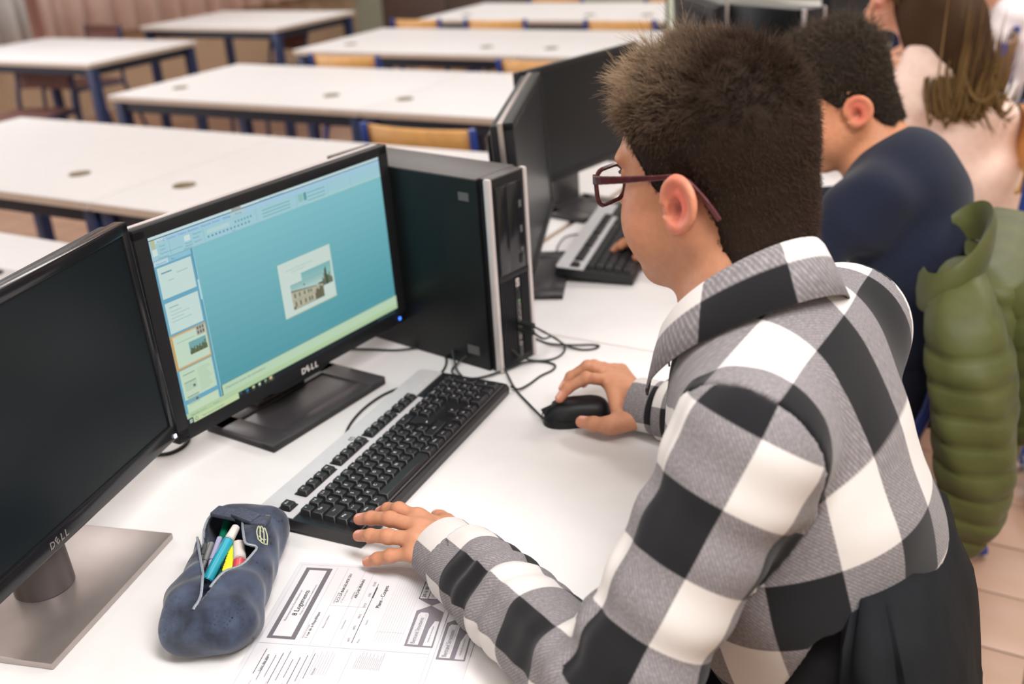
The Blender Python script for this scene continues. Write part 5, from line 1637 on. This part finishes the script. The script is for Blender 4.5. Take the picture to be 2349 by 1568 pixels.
CH = 0.0685            # one check
def part_mesh(name, fn, lo, hi, uvf, parent):
    Vv, Ff = surface(fn, lo, hi, 0.0038, 8, slack=0.02)
    me = mesh_np(name, Vv, Ff)
    set_uv(me, uvf(Vv[Ff]).reshape(-1, 2))
    return link(name, me, PLAID, parent)
ax = (V3(-0.285, 0.950, 1.09) - LOWC); axn_t, fu_t, lat_t = perp_frame(ax, V3(1, 0, 0))
def unwrap(A): return np.where(np.abs(A - A[:, :1]) > 3, A - 2 * np.pi * np.sign(A - A[:, :1]), A)
def uv_torso(Pl):
    q_ = Pl - LOWC
    hgt = q_ @ axn_t; bk_, sd_ = q_ @ fu_t, q_ @ lat_t
    ang = unwrap(np.arctan2(sd_, bk_))
    up_ = np.clip((hgt - 0.18) / 0.08, 0, 1)
    uu = ang * 0.145 * (1 - up_) + sd_ * 1.05 * up_
    vv = hgt - bk_ * 0.75 * np.clip((hgt - 0.16) / 0.12, 0, 1)
    return np.stack([uu / CH + 0.15, vv / CH + 0.55], -1)
def uv_sleeve(P_, i):
    s_, e_, w_ = arm_pts(i)
    du = (e_ - s_); Lu = np.linalg.norm(du); df = (w_ - e_)
    a1, u1, v1 = perp_frame(du, V3(0.9, -0.2, 0.6) if i == 0 else V3(0.9, 0.2, 0.6))
    a2, u2, v2 = perp_frame(df, u1)
    c_ = P_.mean(1)
    onf = capsule(c_, e_, w_, 0.0, 0.0) < capsule(c_, s_, e_, 0.0, 0.0)
    qa = P_ - s_; A1 = np.arctan2(qa @ v1, qa @ u1); T1 = qa @ a1
    qb = P_ - e_; A2 = np.arctan2(qb @ v2, qb @ u2); T2 = Lu + qb @ a2
    A = unwrap(np.where(onf[:, None], A2, A1)); T = np.where(onf[:, None], T2, T1)
    return np.stack([A * 6 / (2 * np.pi) + 0.35, T / CH + (0.25 if i == 0 else 0.6)], -1)
shirt = part_mesh('plaid_shirt', lambda P: smax(shirt_sdf(P), -np.minimum(seam(P, 0), seam(P, 1)), 0.0015), lo, hi, uv_torso, body1)
for i in (0, 1):
    l2, h2 = box_of([sh[i], el[i], wr2[i]], 0.12)
    part_mesh('sleeve', lambda P, i=i: smax(shirt_sdf(P), seam(P, i), 0.0015), l2, h2, lambda Pl, i=i: uv_sleeve(Pl, i), shirt)
# cuffs
for i in (0, 1):
    s_, e_, w_ = arm_pts(i)
    fw = (w_ - e_) / np.linalg.norm(w_ - e_)
    axn, u_, v_ = perp_frame(fw, V3(0, 0, 1))
    bm = bmesh.new(); uvl = bm.loops.layers.uv.new('UVMap')
    n = 40
    prof = [(-0.064, 0.0405), (-0.054, 0.0425), (-0.020, 0.0430), (0.004, 0.0430), (0.008, 0.0418), (0.006, 0.0390), (-0.020, 0.0375)]
    rings = []
    for t_, r_ in prof:
        rings.append([bm.verts.new(tuple(w_ + fw * t_ + (u_ * math.cos(2 * math.pi * k / n) * (0.92 + 0.0) + v_ * math.sin(2 * math.pi * k / n) * 1.0) * (r_ + 0.0012 * math.sin(3 * 2 * math.pi * k / n + i)))) for k in range(n)])
    for j, (a, b) in enumerate(zip(rings, rings[1:])):
        for k in range(n):
            f = bm.faces.new((a[k], a[(k + 1) % n], b[(k + 1) % n], b[k]))
            for lp, (kk, tt) in zip(f.loops, ((k, prof[j][0]), (k + 1, prof[j][0]), (k + 1, prof[j + 1][0]), (k, prof[j + 1][0]))):
                lp[uvl].uv = (kk / n * 4 + (0.55 if i == 0 else 0.1), tt / CH + (0.72 if i == 0 else 0.42))
    obj('cuff', bm, PLAID, shirt, angle=70)
# collar: stand and fall around the neck, open at the front
bm = bmesh.new(); uvl = bm.loops.layers.uv.new('UVMap')
nk = (hc1 + R1_ @ V3(-0.028, 0, -0.055)) - nb1; nk /= np.linalg.norm(nk)
fwd = R1_[:, 0] - nk * (R1_[:, 0] @ nk); fwd /= np.linalg.norm(fwd); lft = np.cross(nk, fwd)
n = 44
rows_ = []
prof = [(0.000, 0.069, 0.0), (0.030, 0.069, 0.3), (0.036, 0.0720, 0.5), (0.031, 0.0760, 0.62), (0.010, 0.084, 0.9), (-0.022, 0.094, 1.30)]
for k in range(n + 1):
    a = math.radians(-158 + 316 * k / n)          # 0 = back of the neck
    fr = abs(a) / math.radians(158)
    r_ = []
    for j, (hh, rr, vv_) in enumerate(prof):
        drop = 0.030 * fr ** 2.2
        lng = 1 + 0.10 * max(0, fr - 0.6) / 0.4
        h2 = (hh if j < 3 else 0.036 - (0.036 - hh) * lng) - drop - 0.004 + 0.024 * math.cos(a)
        r2 = rr * (1.0 + 0.10 * fr ** 2)
        r_.append(bm.verts.new(tuple(nb1 + nk * (h2 + 0.012) + (-fwd * math.cos(a) * r2 * (1.0 + 0.08 * fr) + lft * math.sin(a) * r2 * 0.98) + fwd * 0.012 * fr)))
    rows_.append(r_)
for k in range(n):
    for j in range(len(prof) - 1):
        f = bm.faces.new((rows_[k][j], rows_[k + 1][j], rows_[k + 1][j + 1], rows_[k][j + 1]))
        for lp, (kk, jj) in zip(f.loops, ((k, j), (k + 1, j), (k + 1, j + 1), (k, j + 1))):
            lp[uvl].uv = ((kk / n - 0.5) * 5.6 + 0.42, prof[jj][2] * 0.55 + 0.55)
co = obj('collar', bm, PLAID, shirt, angle=70)
sm = co.modifiers.new('thick', 'SOLIDIFY'); sm.thickness = 0.0022
# button placket down the chest
bm = bmesh.new()
pl_ = []
for k in range(12):
    z = 1.075 - 0.022 * k
    r2 = []
    for dy in (-0.016, 0.016):
        P_ = np.stack([np.linspace(-0.55, -0.15, 500), np.full(500, 0.945 + dy), np.full(500, z)], 1)
        d_ = shirt_torso(P_); r2.append(bm.verts.new(tuple(P_[int(np.argmax(d_ < 0.0025))])))
    pl_.append(r2)
for a, b in zip(pl_, pl_[1:]): bm.faces.new((a[0], a[1], b[1], b[0]))
obj('placket', bm, M['white'], shirt)

# --- trousers and shoes
def legs_sdf(pel, hipw, knees, ankles, R, top, rt=0.078):
    def fn(P):
        d = ellips(P, pel, (0.115, 0.155, 0.13), R)
        d = smin(d, ellips(P, (np.array(pel) + np.array(top)) / 2, (0.105, 0.148, 0.15), R), 0.06)
        for h_, k_, a_ in zip(hipw, knees, ankles):
            d = smin(d, capsule(P, h_, k_, rt, rt * 0.75), 0.04)
            d = smin(d, capsule(P, k_, a_, rt * 0.74, rt * 0.58), 0.03)
        return smax(d, P[:, 2] - top[2], 0.006)
    return fn
def trousers(person, pel, hipw, knees, ankles, R, top, m_, h=0.008, shoe=None):
    lo, hi = box_of([pel, *knees, *ankles, top, *hipw], 0.17)
    lo[2] = max(lo[2], 0.05)
    Vv, Ff = surface(legs_sdf(np.array(pel), hipw, knees, ankles, R, np.array(top)), lo, hi, h, 8, slack=0.02)
    link('trousers', mesh_np('trousers', Vv, Ff), m_, person)
    for a_ in ankles:
        bm = bmesh.new()
        a_ = np.array(a_)
        bmesh.ops.create_icosphere(bm, subdivisions=3, radius=1.0)
        for v in bm.verts:
            x, y, z = v.co
            v.co = Vector((a_[0] - 0.06 + 0.135 * x, a_[1] + (0.048 - 0.008 * x) * y, max(0.003, 0.045 + (0.055 + 0.018 * x) * z)))
        obj('shoe', bm, shoe or M['blk'], person)
black_cloth = mat('black_cloth', (0.012, 0.012, 0.014), 0.95, spec=0.15, noise=0.25, nscale=30, bump=0.3, bscale=120, sheen=0.05)
navy_jean = mat('navy_jean', srgb(36, 40, 54), 0.95, spec=0.15, noise=0.2, nscale=40)
trousers(body1, (-0.14, 0.95, 0.60), [V3(-0.14, 0.87, 0.56), V3(-0.14, 1.03, 0.56)], [V3(-0.53, 0.86, 0.555), V3(-0.53, 1.10, 0.555)], [V3(-0.50, 0.86, 0.09), V3(-0.50, 1.10, 0.09)], np.eye(3), (-0.185, 0.950, 0.90), black_cloth)
# ------------------------------------------------------------------ the other pupils
def plain_top(person, name, cfg, m_, h, centers, neck_r=0.055, sr=(0.056, 0.053, 0.050, 0.040), hem=0.56, wr_amp=0.0075, extra=None):
    sh, el, wr_ = cfg['sh'], cfg['el'], cfg['wr']
    def fn(P):
        d = None
        for c_, r_ in centers:
            e = ellips(P, c_, r_); d = e if d is None else smin(d, e, 0.06)
        for i in (0, 1):
            d = smin(d, capsule(P, cfg['neck'] + V3(0.012, 0, -0.045), sh[i], 0.055, sr[0]), 0.05)
        if extra is not None: d = smin(d, extra(P), 0.03)
        d = d + wr_amp * np.sin(30 * P[:, 2] + 16 * P[:, 1] + 2 * np.sin(11 * P[:, 0])) * np.clip((1.0 - P[:, 2]) / 0.1, 0, 1)
        for i in (0, 1):
            a = smin(capsule(P, sh[i], el[i], sr[0], sr[1]), capsule(P, el[i], wr_[i] - (wr_[i] - el[i]) / np.linalg.norm(wr_[i] - el[i]) * 0.02, sr[2], sr[3]), 0.03)
            t = (P - sh[i]) @ (el[i] - sh[i]) / np.linalg.norm(el[i] - sh[i])
            a = a + wr_amp * np.sin(80 * t + 40 * P[:, 0] * 0.3 + 30 * P[:, 1])
            d = smin(d, a, 0.055)
        return smax(d, hem - P[:, 2], 0.01)
    lo, hi = box_of([sh[0], sh[1], el[0], el[1], wr_[0], wr_[1]] + [c_ for c_, _ in centers], 0.17)
    Vv, Ff = surface(fn, lo, hi, h, 8, slack=0.02)
    o = link(name, mesh_np(name, Vv, Ff), m_, person)
    return o

def ring_collar(parent, nb, nk, r, m_, name='neckband', th_=0.008, squash=1.0):
    ax, u, v = perp_frame(nk, V3(1, 0, 0))
    bm = bmesh.new()
    tube(bm, [tuple(nb + (u * math.cos(a) * squash + v * math.sin(a)) * r) for a in [2 * math.pi * k / 32 for k in range(32)]], th_, 8, closed=True)
    obj(name, bm, m_, parent)

def rest_hand(w, dirn, side, z):
    """hand lying with curved fingers; dirn towards the finger tips"""
    dirn = dirn / np.linalg.norm(dirn); sd = np.cross(V3(0, 0, 1), dirn) * side
    fs = []
    for k, (o, l) in enumerate(((0.030, 0.98), (0.010, 1.05), (-0.010, 1.0), (-0.030, 0.82))):
        m_ = w + dirn * 0.085 + sd * o + V3(0, 0, 0.012)
        fs.append([m_, m_ + dirn * 0.040 * l + V3(0, 0, 0.004), m_ + dirn * 0.064 * l + V3(0, 0, -0.008), m_ + dirn * 0.082 * l + V3(0, 0, -0.020)])
    th_ = [w + dirn * 0.02 + sd * 0.018, w + dirn * 0.05 + sd * 0.040, w + dirn * 0.080 + sd * 0.050 - V3(0, 0, 0.008), w + dirn * 0.100 + sd * 0.048 - V3(0, 0, 0.012)]
    return make_hand(w, fs, th_)

# --- boy in the navy sweater
R2_ = frame(204, 24, 0)
hc2 = V3(-0.476, 2.080, 1.096)
w2 = [V3(-0.72, 1.935, 0.800), V3(-0.70, 2.215, 0.800)]
cfg2 = dict(hc=hc2, R=R2_, s=1.05, chub=0.0, neck=V3(-0.385, 2.095, 0.985), nr=0.060,
            sh=[V3(-0.372, 1.925, 0.925), V3(-0.345, 2.235, 0.93)], el=[V3(-0.50, 1.835, 0.80), V3(-0.45, 2.36, 0.79)],
            wr=w2, pel=V3(-0.24, 2.06, 0.60), hands=[rest_hand(w2[0], V3(-1, 0.1, -0.05), 1, 0), rest_hand(w2[1], V3(-1, -0.1, -0.05), -1, 0)], stubble=0.2, skin=srgb(216, 150, 112))
body2 = link('person', body_mesh('person', cfg2, 0.0036))
tag(body2, 'boy with dark brown hair in a navy sweater, head bent toward his keyboard', 'person')
line2 = ([-0.13, -0.085, -0.060, -0.046, -0.036, -0.024, -0.006, 0.000, 0.014, 0.024, 0.034, 0.055, 0.072, 0.085, 0.12],
         [-0.080, -0.082, -0.074, -0.060, -0.036, 0.002, 0.004, -0.022, -0.028, -0.004, 0.015, 0.040, 0.052, 0.058, 0.058])
def thick2(p): return 0.005 + top1(p) * 0.012 + 0.0025 * np.sin(90 * p[:, 0]) * np.sin(80 * p[:, 1] + 2) * top1(p)
short_hair(body2, cfg2, line2, thick2, srgb(52, 44, 38), srgb(104, 90, 78), 12000, 0.005,
           lambda p: 0.009 + top1(p) * 0.012, lambda p, n: n * 0.55 + np.stack([0.3 * top1(p), 0.4 * np.sin(60 * p[:, 0]), -0.6 * (1 - top1(p))], 1), 0.0007, 0.7)
navy = mat('navy_knit', srgb(32, 37, 54), 0.95, spec=0.15, noise=0.1, nscale=160, bump=0.25, bscale=500, sheen=0.12)
sw2 = plain_top(body2, 'navy_sweater', cfg2, navy, 0.007, [(V3(-0.335, 2.08, 0.88), V3(0.115, 0.165, 0.16)), (V3(-0.295, 2.07, 0.78), V3(0.115, 0.16, 0.15)), (V3(-0.265, 2.06, 0.66), V3(0.12, 0.165, 0.14))])
nk2 = (hc2 + R2_ @ V3(-0.028, 0, -0.055)) - cfg2['neck']; nk2 /= np.linalg.norm(nk2)
ring_collar(sw2, cfg2['neck'] - nk2 * 0.004, nk2 + V3(0.25, 0, 0.1), 0.070, navy, th_=0.011)
trousers(body2, (-0.24, 2.06, 0.60), [V3(-0.24, 1.97, 0.56), V3(-0.24, 2.15, 0.56)], [V3(-0.64, 1.95, 0.555), V3(-0.64, 2.18, 0.555)], [V3(-0.60, 1.95, 0.09), V3(-0.60, 2.18, 0.09)], np.eye(3), (-0.25, 2.06, 0.66), navy_jean, 0.012)

# --- girl in the pink sweater
R3_ = frame(146, 12, 0)
hc3 = V3(-0.545, 3.080, 1.205)
w3 = [V3(-0.600, 2.945, 1.035), V3(-0.66, 3.22, 0.800)]
lh3 = make_hand(w3[0], [[w3[0] + V3(-0.005, 0.01 * k - 0.01, 0.075), w3[0] + V3(-0.010, 0.022 + 0.01 * k - 0.01, 0.105), w3[0] + V3(-0.008, 0.045 + 0.008 * k, 0.118), w3[0] + V3(-0.004, 0.06 + 0.008 * k, 0.112)] for k in range(4)],
                [w3[0] + V3(0, 0.01, 0.02), w3[0] + V3(0.01, 0.03, 0.045), w3[0] + V3(0.012, 0.045, 0.07), w3[0] + V3(0.008, 0.058, 0.088)])
cfg3 = dict(hc=hc3, R=R3_, s=0.96, neck=V3(-0.470, 3.070, 1.065), nr=0.050, sh=[V3(-0.440, 2.925, 0.995), V3(-0.410, 3.235, 0.995)],
            el=[V3(-0.575, 2.835, 0.800), V3(-0.48, 3.34, 0.79)], wr=w3, pel=V3(-0.28, 3.06, 0.58), hands=[lh3, rest_hand(w3[1], V3(-1, -0.1, -0.05), -1, 0)], skin=srgb(226, 168, 138))
body3 = link('person', body_mesh('person', cfg3, 0.0055))
tag(body3, 'girl with long light brown hair in a pale pink sweater, seen from behind', 'person')
pink = mat('pink_knit', srgb(250, 220, 206), 0.95, spec=0.1, noise=0.05, nscale=60, bump=0.3, bscale=160, sheen=0.15)
sw3 = plain_top(body3, 'pink_sweater', cfg3, pink, 0.009, [(V3(-0.410, 3.065, 0.94), V3(0.115, 0.165, 0.16)), (V3(-0.345, 3.06, 0.80), V3(0.125, 0.165, 0.16)), (V3(-0.295, 3.06, 0.64), V3(0.135, 0.175, 0.16))], sr=(0.066, 0.058, 0.054, 0.042), hem=0.50, wr_amp=0.010)
ring_collar(sw3, cfg3['neck'], V3(0.1, 0, 1), 0.062, pink, th_=0.012)
trousers(body3, (-0.28, 3.06, 0.56), [V3(-0.28, 2.97, 0.55), V3(-0.28, 3.15, 0.55)], [V3(-0.68, 2.96, 0.555), V3(-0.68, 3.17, 0.555)], [V3(-0.64, 2.96, 0.09), V3(-0.64, 3.17, 0.09)], np.eye(3), (-0.28, 3.06, 0.62), navy_jean, 0.014)
def long_hair(person, hc, R, s, base, tipc, endz, back, n, fill, part_name='hair'):
    """locks from the crown down the back, each a bundle of strands"""
    def mass(P):
        d = smax(cap_sdf(P, hc, R, s, ([-0.13, -0.02, 0.02, 0.05, 0.08], [-0.12, -0.12, -0.04, 0.045, 0.065]), lambda p: 0.010 + 0 * p[:, 0]), -1 + 0 * P[:, 0], 0.001)
        for c_, r_ in fill: d = smin(d, ellips(P, c_, r_), 0.03)
        return d
    Vv, Ff = surface(mass, *box_of([hc] + [c_ for c_, _ in fill], 0.17), 0.006, 8, slack=0.01)
    me = mesh_np(part_name, Vv, Ff); vcol(me, np.tile(np.array(base) * 0.8, (len(Vv), 1)))
    o = link(part_name, me, HAIR, person)
    verts, faces, cols = [], [], []
    off = 0
    for i in range(n):
        a = rng.uniform(-1.0, 1.0)
        y = a * 0.085
        z0 = rng.uniform(0.02, 0.10)
        p0 = hc + R @ V3(-0.075 * math.sqrt(max(0.05, 1 - a * a * 0.8)) - 0.01, y, z0)
        jit = rng.normal(size=3) * 0.012
        ez = endz + abs(rng.normal()) * 0.11 - 0.02 + 0.12 * a * a
        pts = [p0, hc + R @ V3(-0.098 * math.sqrt(max(0.1, 1 - a * a * 0.7)), y * 1.12, -0.03) + jit * 0.5,
               V3(*(back(a, 0.5))) + jit, V3(*(back(a, 0.8))) + jit * 1.4, V3(*(back(a, 1.0))) + jit * 1.8 + V3(0, 0, ez - endz)]
        pts = smooth_path(pts, 4)
        m_ = len(pts); r0 = rng.uniform(0.0045, 0.0095)
        up = None
        for k, p in enumerate(pts):
            t = pts[min(k + 1, m_ - 1)] - pts[max(k - 1, 0)]; t /= np.linalg.norm(t) + 1e-9
            u = np.cross(t, V3(1, 0.2, 0)); u /= np.linalg.norm(u) + 1e-9; v = np.cross(t, u)
            f = k / (m_ - 1); rr = r0 * (0.6 + 0.6 * math.sin(f * math.pi * 0.8)) * (1 if f < 0.6 else ((1 - f) / 0.4) ** 0.8 + 0.04)
            for q in range(5):
                an = 2 * math.pi * q / 5
                verts.append(p + u * math.cos(an) * rr * 1.5 + v * math.sin(an) * rr * 0.6)
                g_ = np.array(base) * (1 - f) + np.array(tipc) * f
                cols.append(g_ * (0.75 + 0.5 * ((i * 37) % 11) / 11))
        for k in range(m_ - 1):
            for q in range(5):
                faces.append((off + k * 5 + q, off + k * 5 + (q + 1) % 5, off + (k + 1) * 5 + (q + 1) % 5, off + (k + 1) * 5 + q))
        off += m_ * 5
    me = mesh_np('hair_strands', np.array(verts), np.array(faces)); vcol(me, np.array(cols))
    h_ = link('hair_strands', me, HAIR, o); h_['kind'] = 'stuff'
def back3(a, f):
    z = 1.12 - 0.27 * f
    return (-0.325 + 0.095 * (f - 0.5) - 0.06 * a * a - 0.03 * max(0, -a), 2.99 + 0.135 * a * (0.9 + 0.2 * f), z)
long_hair(body3, hc3, R3_, 0.96, srgb(74, 54, 38), srgb(140, 112, 72), 0.85, back3, 620, [(V3(-0.455, 3.010, 1.13), V3(0.085, 0.130, 0.13)), (V3(-0.385, 2.985, 1.08), V3(0.075, 0.135, 0.12)), (V3(-0.345, 2.985, 0.99), V3(0.055, 0.12, 0.10))])

# --- pupil in white farther along the row
R4_ = frame(178, 5, 0)
hc4 = V3(-0.47, 4.33, 1.16)
w4 = [V3(-0.66, 4.20, 0.80), V3(-0.66, 4.46, 0.80)]
cfg4 = dict(hc=hc4, R=R4_, s=0.96, neck=V3(-0.40, 4.33, 1.02), nr=0.050, sh=[V3(-0.375, 4.18, 0.955), V3(-0.36, 4.48, 0.955)], el=[V3(-0.47, 4.10, 0.78), V3(-0.45, 4.56, 0.78)],
            wr=w4, pel=V3(-0.24, 4.32, 0.57), hands=[rest_hand(w4[0], V3(-1, 0.1, -0.05), 1, 0), rest_hand(w4[1], V3(-1, -0.1, -0.05), -1, 0)], skin=srgb(226, 168, 138))
body4 = link('person', body_mesh('person', cfg4, 0.007))
tag(body4, 'pupil with blond hair in a white sweater, farthest along the row at the picture edge', 'person')
whitek = mat('white_knit', srgb(236, 224, 226), 0.95, spec=0.1, noise=0.04, nscale=60, bump=0.3, bscale=160)
plain_top(body4, 'white_sweater', cfg4, whitek, 0.011, [(V3(-0.335, 4.33, 0.90), V3(0.11, 0.16, 0.16)), (V3(-0.295, 4.32, 0.78), V3(0.12, 0.16, 0.16)), (V3(-0.255, 4.32, 0.64), V3(0.13, 0.17, 0.15))], hem=0.50)
trousers(body4, (-0.24, 4.32, 0.56), [V3(-0.24, 4.23, 0.55), V3(-0.24, 4.41, 0.55)], [V3(-0.64, 4.22, 0.555), V3(-0.64, 4.43, 0.555)], [V3(-0.60, 4.22, 0.09), V3(-0.60, 4.43, 0.09)], np.eye(3), (-0.24, 4.32, 0.60), navy_jean, 0.016)
def back4(a, f): return (-0.285 - 0.05 * abs(a) + 0.03 * (f - 0.5), 4.33 + 0.10 * a, 1.09 - 0.22 * f)
long_hair(body4, hc4, R4_, 0.96, srgb(196, 164, 104), srgb(222, 196, 140), 0.87, back4, 160, [(V3(-0.33, 4.32, 1.03), V3(0.06, 0.10, 0.10))])

# ------------------------------------------------------------------ their chairs and what hangs on them
make_chair('school chair of the boy in plaid, hidden under a black jacket', (-0.125, 0.930, 0), math.radians(88), ztop=0.81, w=0.34)
make_chair('school chair of the boy in navy, with a green jacket over it', (-0.215, 2.060, 0), math.radians(90), ztop=0.84, w=0.42)
make_chair('school chair of the girl in pink, blue post and wooden back beside her', (-0.200, 2.905, 0), math.radians(99), ztop=0.90, w=0.42)
make_chair('school chair of the pupil in white at the end of the row', (-0.135, 4.30, 0), math.radians(92), ztop=0.84, w=0.42)
make_chair('empty brown chair between the girl in pink and the pupil in white', (-0.365, 3.93, 0), math.radians(90), 'wood_brown', ztop=0.95, w=0.40)

def garment(name, label, m_, secs, rows, amp, parent=None, n=40, per=7, fold=None, tilt=None):
    """quilted tube of cloth: secs = list of (z, cx, cy, half x, half y, turn), bulging between the seams"""
    bm = bmesh.new()
    Z = np.array([s_[0] for s_ in secs][::-1])
    def ip(z, j): return float(np.interp(z, Z, np.array([s_[j] for s_ in secs][::-1])))
    zs = np.linspace(secs[0][0], secs[-1][0], rows * per + 1)
    rings = []
    for k, z in enumerate(zs):
        ph = (k / per) % 1.0
        b = math.sin(math.pi * ph) ** 0.5 if rows > 1 else 0.5
        cx, cy, hx, hy, tn = (ip(z, j) for j in range(1, 6))
        ring = []
        for i in range(n):
            a = 2 * math.pi * i / n
            e = 0.75
            x = math.copysign(abs(math.cos(a)) ** e, math.cos(a)); y = math.copysign(abs(math.sin(a)) ** e, math.sin(a))
            gx, gy = (hx + amp * (b - 0.6)) * x, (hy + amp * (b - 0.6)) * y
            if fold: 
                f_ = fold(a, z); gx *= 1 + f_; gy *= 1 + f_
            c, s_ = math.cos(tn), math.sin(tn)
            zz = z + (tilt(gx, gy, z) if tilt else 0.0)
            ring.append(bm.verts.new((cx + gx * c - gy * s_, cy + gx * s_ + gy * c, zz)))
        rings.append(ring)
    for a, b in zip(rings, rings[1:]):
        for i in range(n): bm.faces.new((a[i], a[(i + 1) % n], b[(i + 1) % n], b[i]))
    bm.faces.new(list(reversed(rings[0]))); bm.faces.new(rings[-1])
    o = obj(name, bm, m_, parent, angle=75)
    if label: tag(o, label, 'jacket')
    return o
olive = mat('olive_nylon', srgb(80, 84, 42), 0.55, spec=0.35, noise=0.14, nscale=16, bump=0.35, bscale=60, sheen=0.1)
gj = thing('quilted_jacket', 'olive green quilted jacket hung over the chair of the boy in navy', 'jacket', (-0.11, 1.95, 0.86))
gj_o = gj.location.copy()
def under(o, par):
    o.parent = par; o.location = -gj_o
    return o
DX = -0.045
under(garment('front_panel', None, olive, [(0.850, -0.150 + DX, 1.860, 0.030, 0.050, 0.2), (0.80, -0.135 + DX, 1.82, 0.058, 0.080, 0.15), (0.72, -0.112 + DX, 1.795, 0.070, 0.085, 0.1), (0.62, -0.092 + DX, 1.780, 0.070, 0.082, 0.1), (0.52, -0.078 + DX, 1.77, 0.066, 0.075, 0.1), (0.43, -0.072 + DX, 1.765, 0.056, 0.060, 0.1), (0.345, -0.085 + DX, 1.76, 0.026, 0.030, 0.1)], 10, 0.0055, tilt=lambda x, y, z: 0.5 * x * (z - 0.55) + 0.12 * y, fold=lambda a, z: 0.035 * math.sin(5 * a + 30 * z)), gj)
under(garment('back_panel', None, olive, [(0.860, -0.125 + DX, 2.05, 0.040, 0.16, 0.0), (0.83, -0.085 + DX, 2.05, 0.058, 0.21, 0.0), (0.72, -0.060 + DX, 2.05, 0.060, 0.235, 0.0), (0.60, -0.055 + DX, 2.06, 0.058, 0.23, 0.0), (0.50, -0.060 + DX, 2.06, 0.045, 0.22, 0.0)], 7, 0.0055, tilt=lambda x, y, z: 0.30 * y * (0.88 - z) / 0.3), gj)
under(garment('sleeve', None, olive, [(0.83, -0.045 + DX, 1.91, 0.040, 0.060, -0.3), (0.74, -0.005 + DX, 1.885, 0.054, 0.068, -0.3), (0.66, 0.010 + DX, 1.88, 0.054, 0.064, -0.3), (0.58, 0.012 + DX, 1.875, 0.046, 0.054, -0.3), (0.545, 0.008 + DX, 1.872, 0.034, 0.042, -0.3)], 6, 0.005, tilt=lambda x, y, z: 0.45 * x + 0.1 * y), gj)
# stand-up collar: an open padded band around the neck hole
cb_ = bmesh.new()
nn = 36
cx0, cy0, z0_ = -0.165 + DX, 1.905, 0.852
rr_ = []
for k in range(nn + 1):
    a = math.radians(-150 + 300 * k / nn)
    ex, ey = math.cos(a), math.sin(a)
    lift = 0.035 * ex + 0.030 * ey
    row_ = []
    for (ro, hh) in ((0.000, -0.030), (0.004, 0.000), (0.002, 0.030), (-0.006, 0.042), (-0.014, 0.030), (-0.013, 0.000), (-0.014, -0.030)):
        row_.append(cb_.verts.new((cx0 + (0.058 + ro) * ex, cy0 + (0.105 + ro) * ey, z0_ + hh + lift)))
    rr_.append(row_)
for a, b in zip(rr_, rr_[1:]):
    for j in range(6): cb_.faces.new((a[j], b[j], b[j + 1], a[j + 1]))
cb_.faces.new(rr_[0]); cb_.faces.new(list(reversed(rr_[-1])))
o = obj('padded_collar', cb_, olive, gj, angle=70); o.location = -gj_o

blackj = mat('black_nylon', (0.010, 0.011, 0.013), 0.85, spec=0.15, noise=0.2, nscale=20, bump=0.5, bscale=40)
garment('black_jacket', 'black jacket draped over the chair behind the boy in plaid', blackj, [(0.885, -0.132, 0.945, 0.026, 0.120, 0.04), (0.86, -0.122, 0.940, 0.042, 0.160, 0.04), (0.78, -0.104, 0.935, 0.056, 0.185, 0.04), (0.62, -0.086, 0.930, 0.068, 0.20, 0.04), (0.45, -0.080, 0.930, 0.072, 0.21, 0.04), (0.36, -0.080, 0.930, 0.062, 0.20, 0.04)], 1, 0.0, per=16, fold=lambda a, z: 0.05 * math.sin(9 * a + 12 * z) + 0.03 * math.sin(17 * a - 20 * z))
garment('black_coat', 'black coat hanging at the picture edge beyond the girl in pink', blackj, [(0.88, -0.205, 3.42, 0.04, 0.12, 0.0), (0.85, -0.190, 3.42, 0.06, 0.16, 0.0), (0.6, -0.165, 3.42, 0.08, 0.19, 0.0), (0.3, -0.155, 3.42, 0.075, 0.18, 0.0), (0.22, -0.155, 3.42, 0.06, 0.16, 0.0)], 1, 0.0, per=14, fold=lambda a, z: 0.06 * math.sin(8 * a + 9 * z))
make_chair('school chair under the black coat at the picture edge beyond the girl', (-0.205, 3.42, 0), math.radians(90), ztop=0.84, w=0.36)
# pale fluffy bag on the floor
fb = thing('fluffy_bag', 'pale grey fluffy bag on the tiles at the picture edge', 'bag', (0.115, 2.62, 0.0))
bm = bmesh.new(); bmesh.ops.create_icosphere(bm, subdivisions=4, radius=1.0)
for v in bm.verts:
    x, y, z = v.co
    v.co = Vector((0.17 * x, 0.13 * y, max(0.002, 0.075 + 0.075 * z + 0.006 * math.sin(9 * x + 7 * y))))
pts_ = np.array([v.co[:] for v in bm.verts]); nr_ = pts_ - np.array([0, 0, 0.05]); nr_ /= np.linalg.norm(nr_, axis=1)[:, None]
obj('body', bm, mat('grey_plush', srgb(176, 184, 186), 0.95, noise=0.1, nscale=60), fb)
k_ = rng.integers(0, len(pts_), 3500)
k_ = k_[pts_[k_, 2] > 0.012]
strands('fur', pts_[k_] + rng.normal(size=(len(k_), 3)) * 0.004 * np.array([1, 1, 0]), nr_[k_] + 0.5 * rng.normal(size=(len(k_), 3)) + np.array([0, 0, 0.2]), rng.uniform(0.014, 0.026, len(k_)), 0.0012, srgb(186, 194, 196), fb, None, 0.5)
tb = bmesh.new(); tube(tb, smooth_path([(-0.10, 0, 0.13), (-0.06, 0, 0.21), (0.06, 0, 0.21), (0.10, 0, 0.13)], 6), 0.008, 8)
obj('handle', tb, M['sticker'], fb)
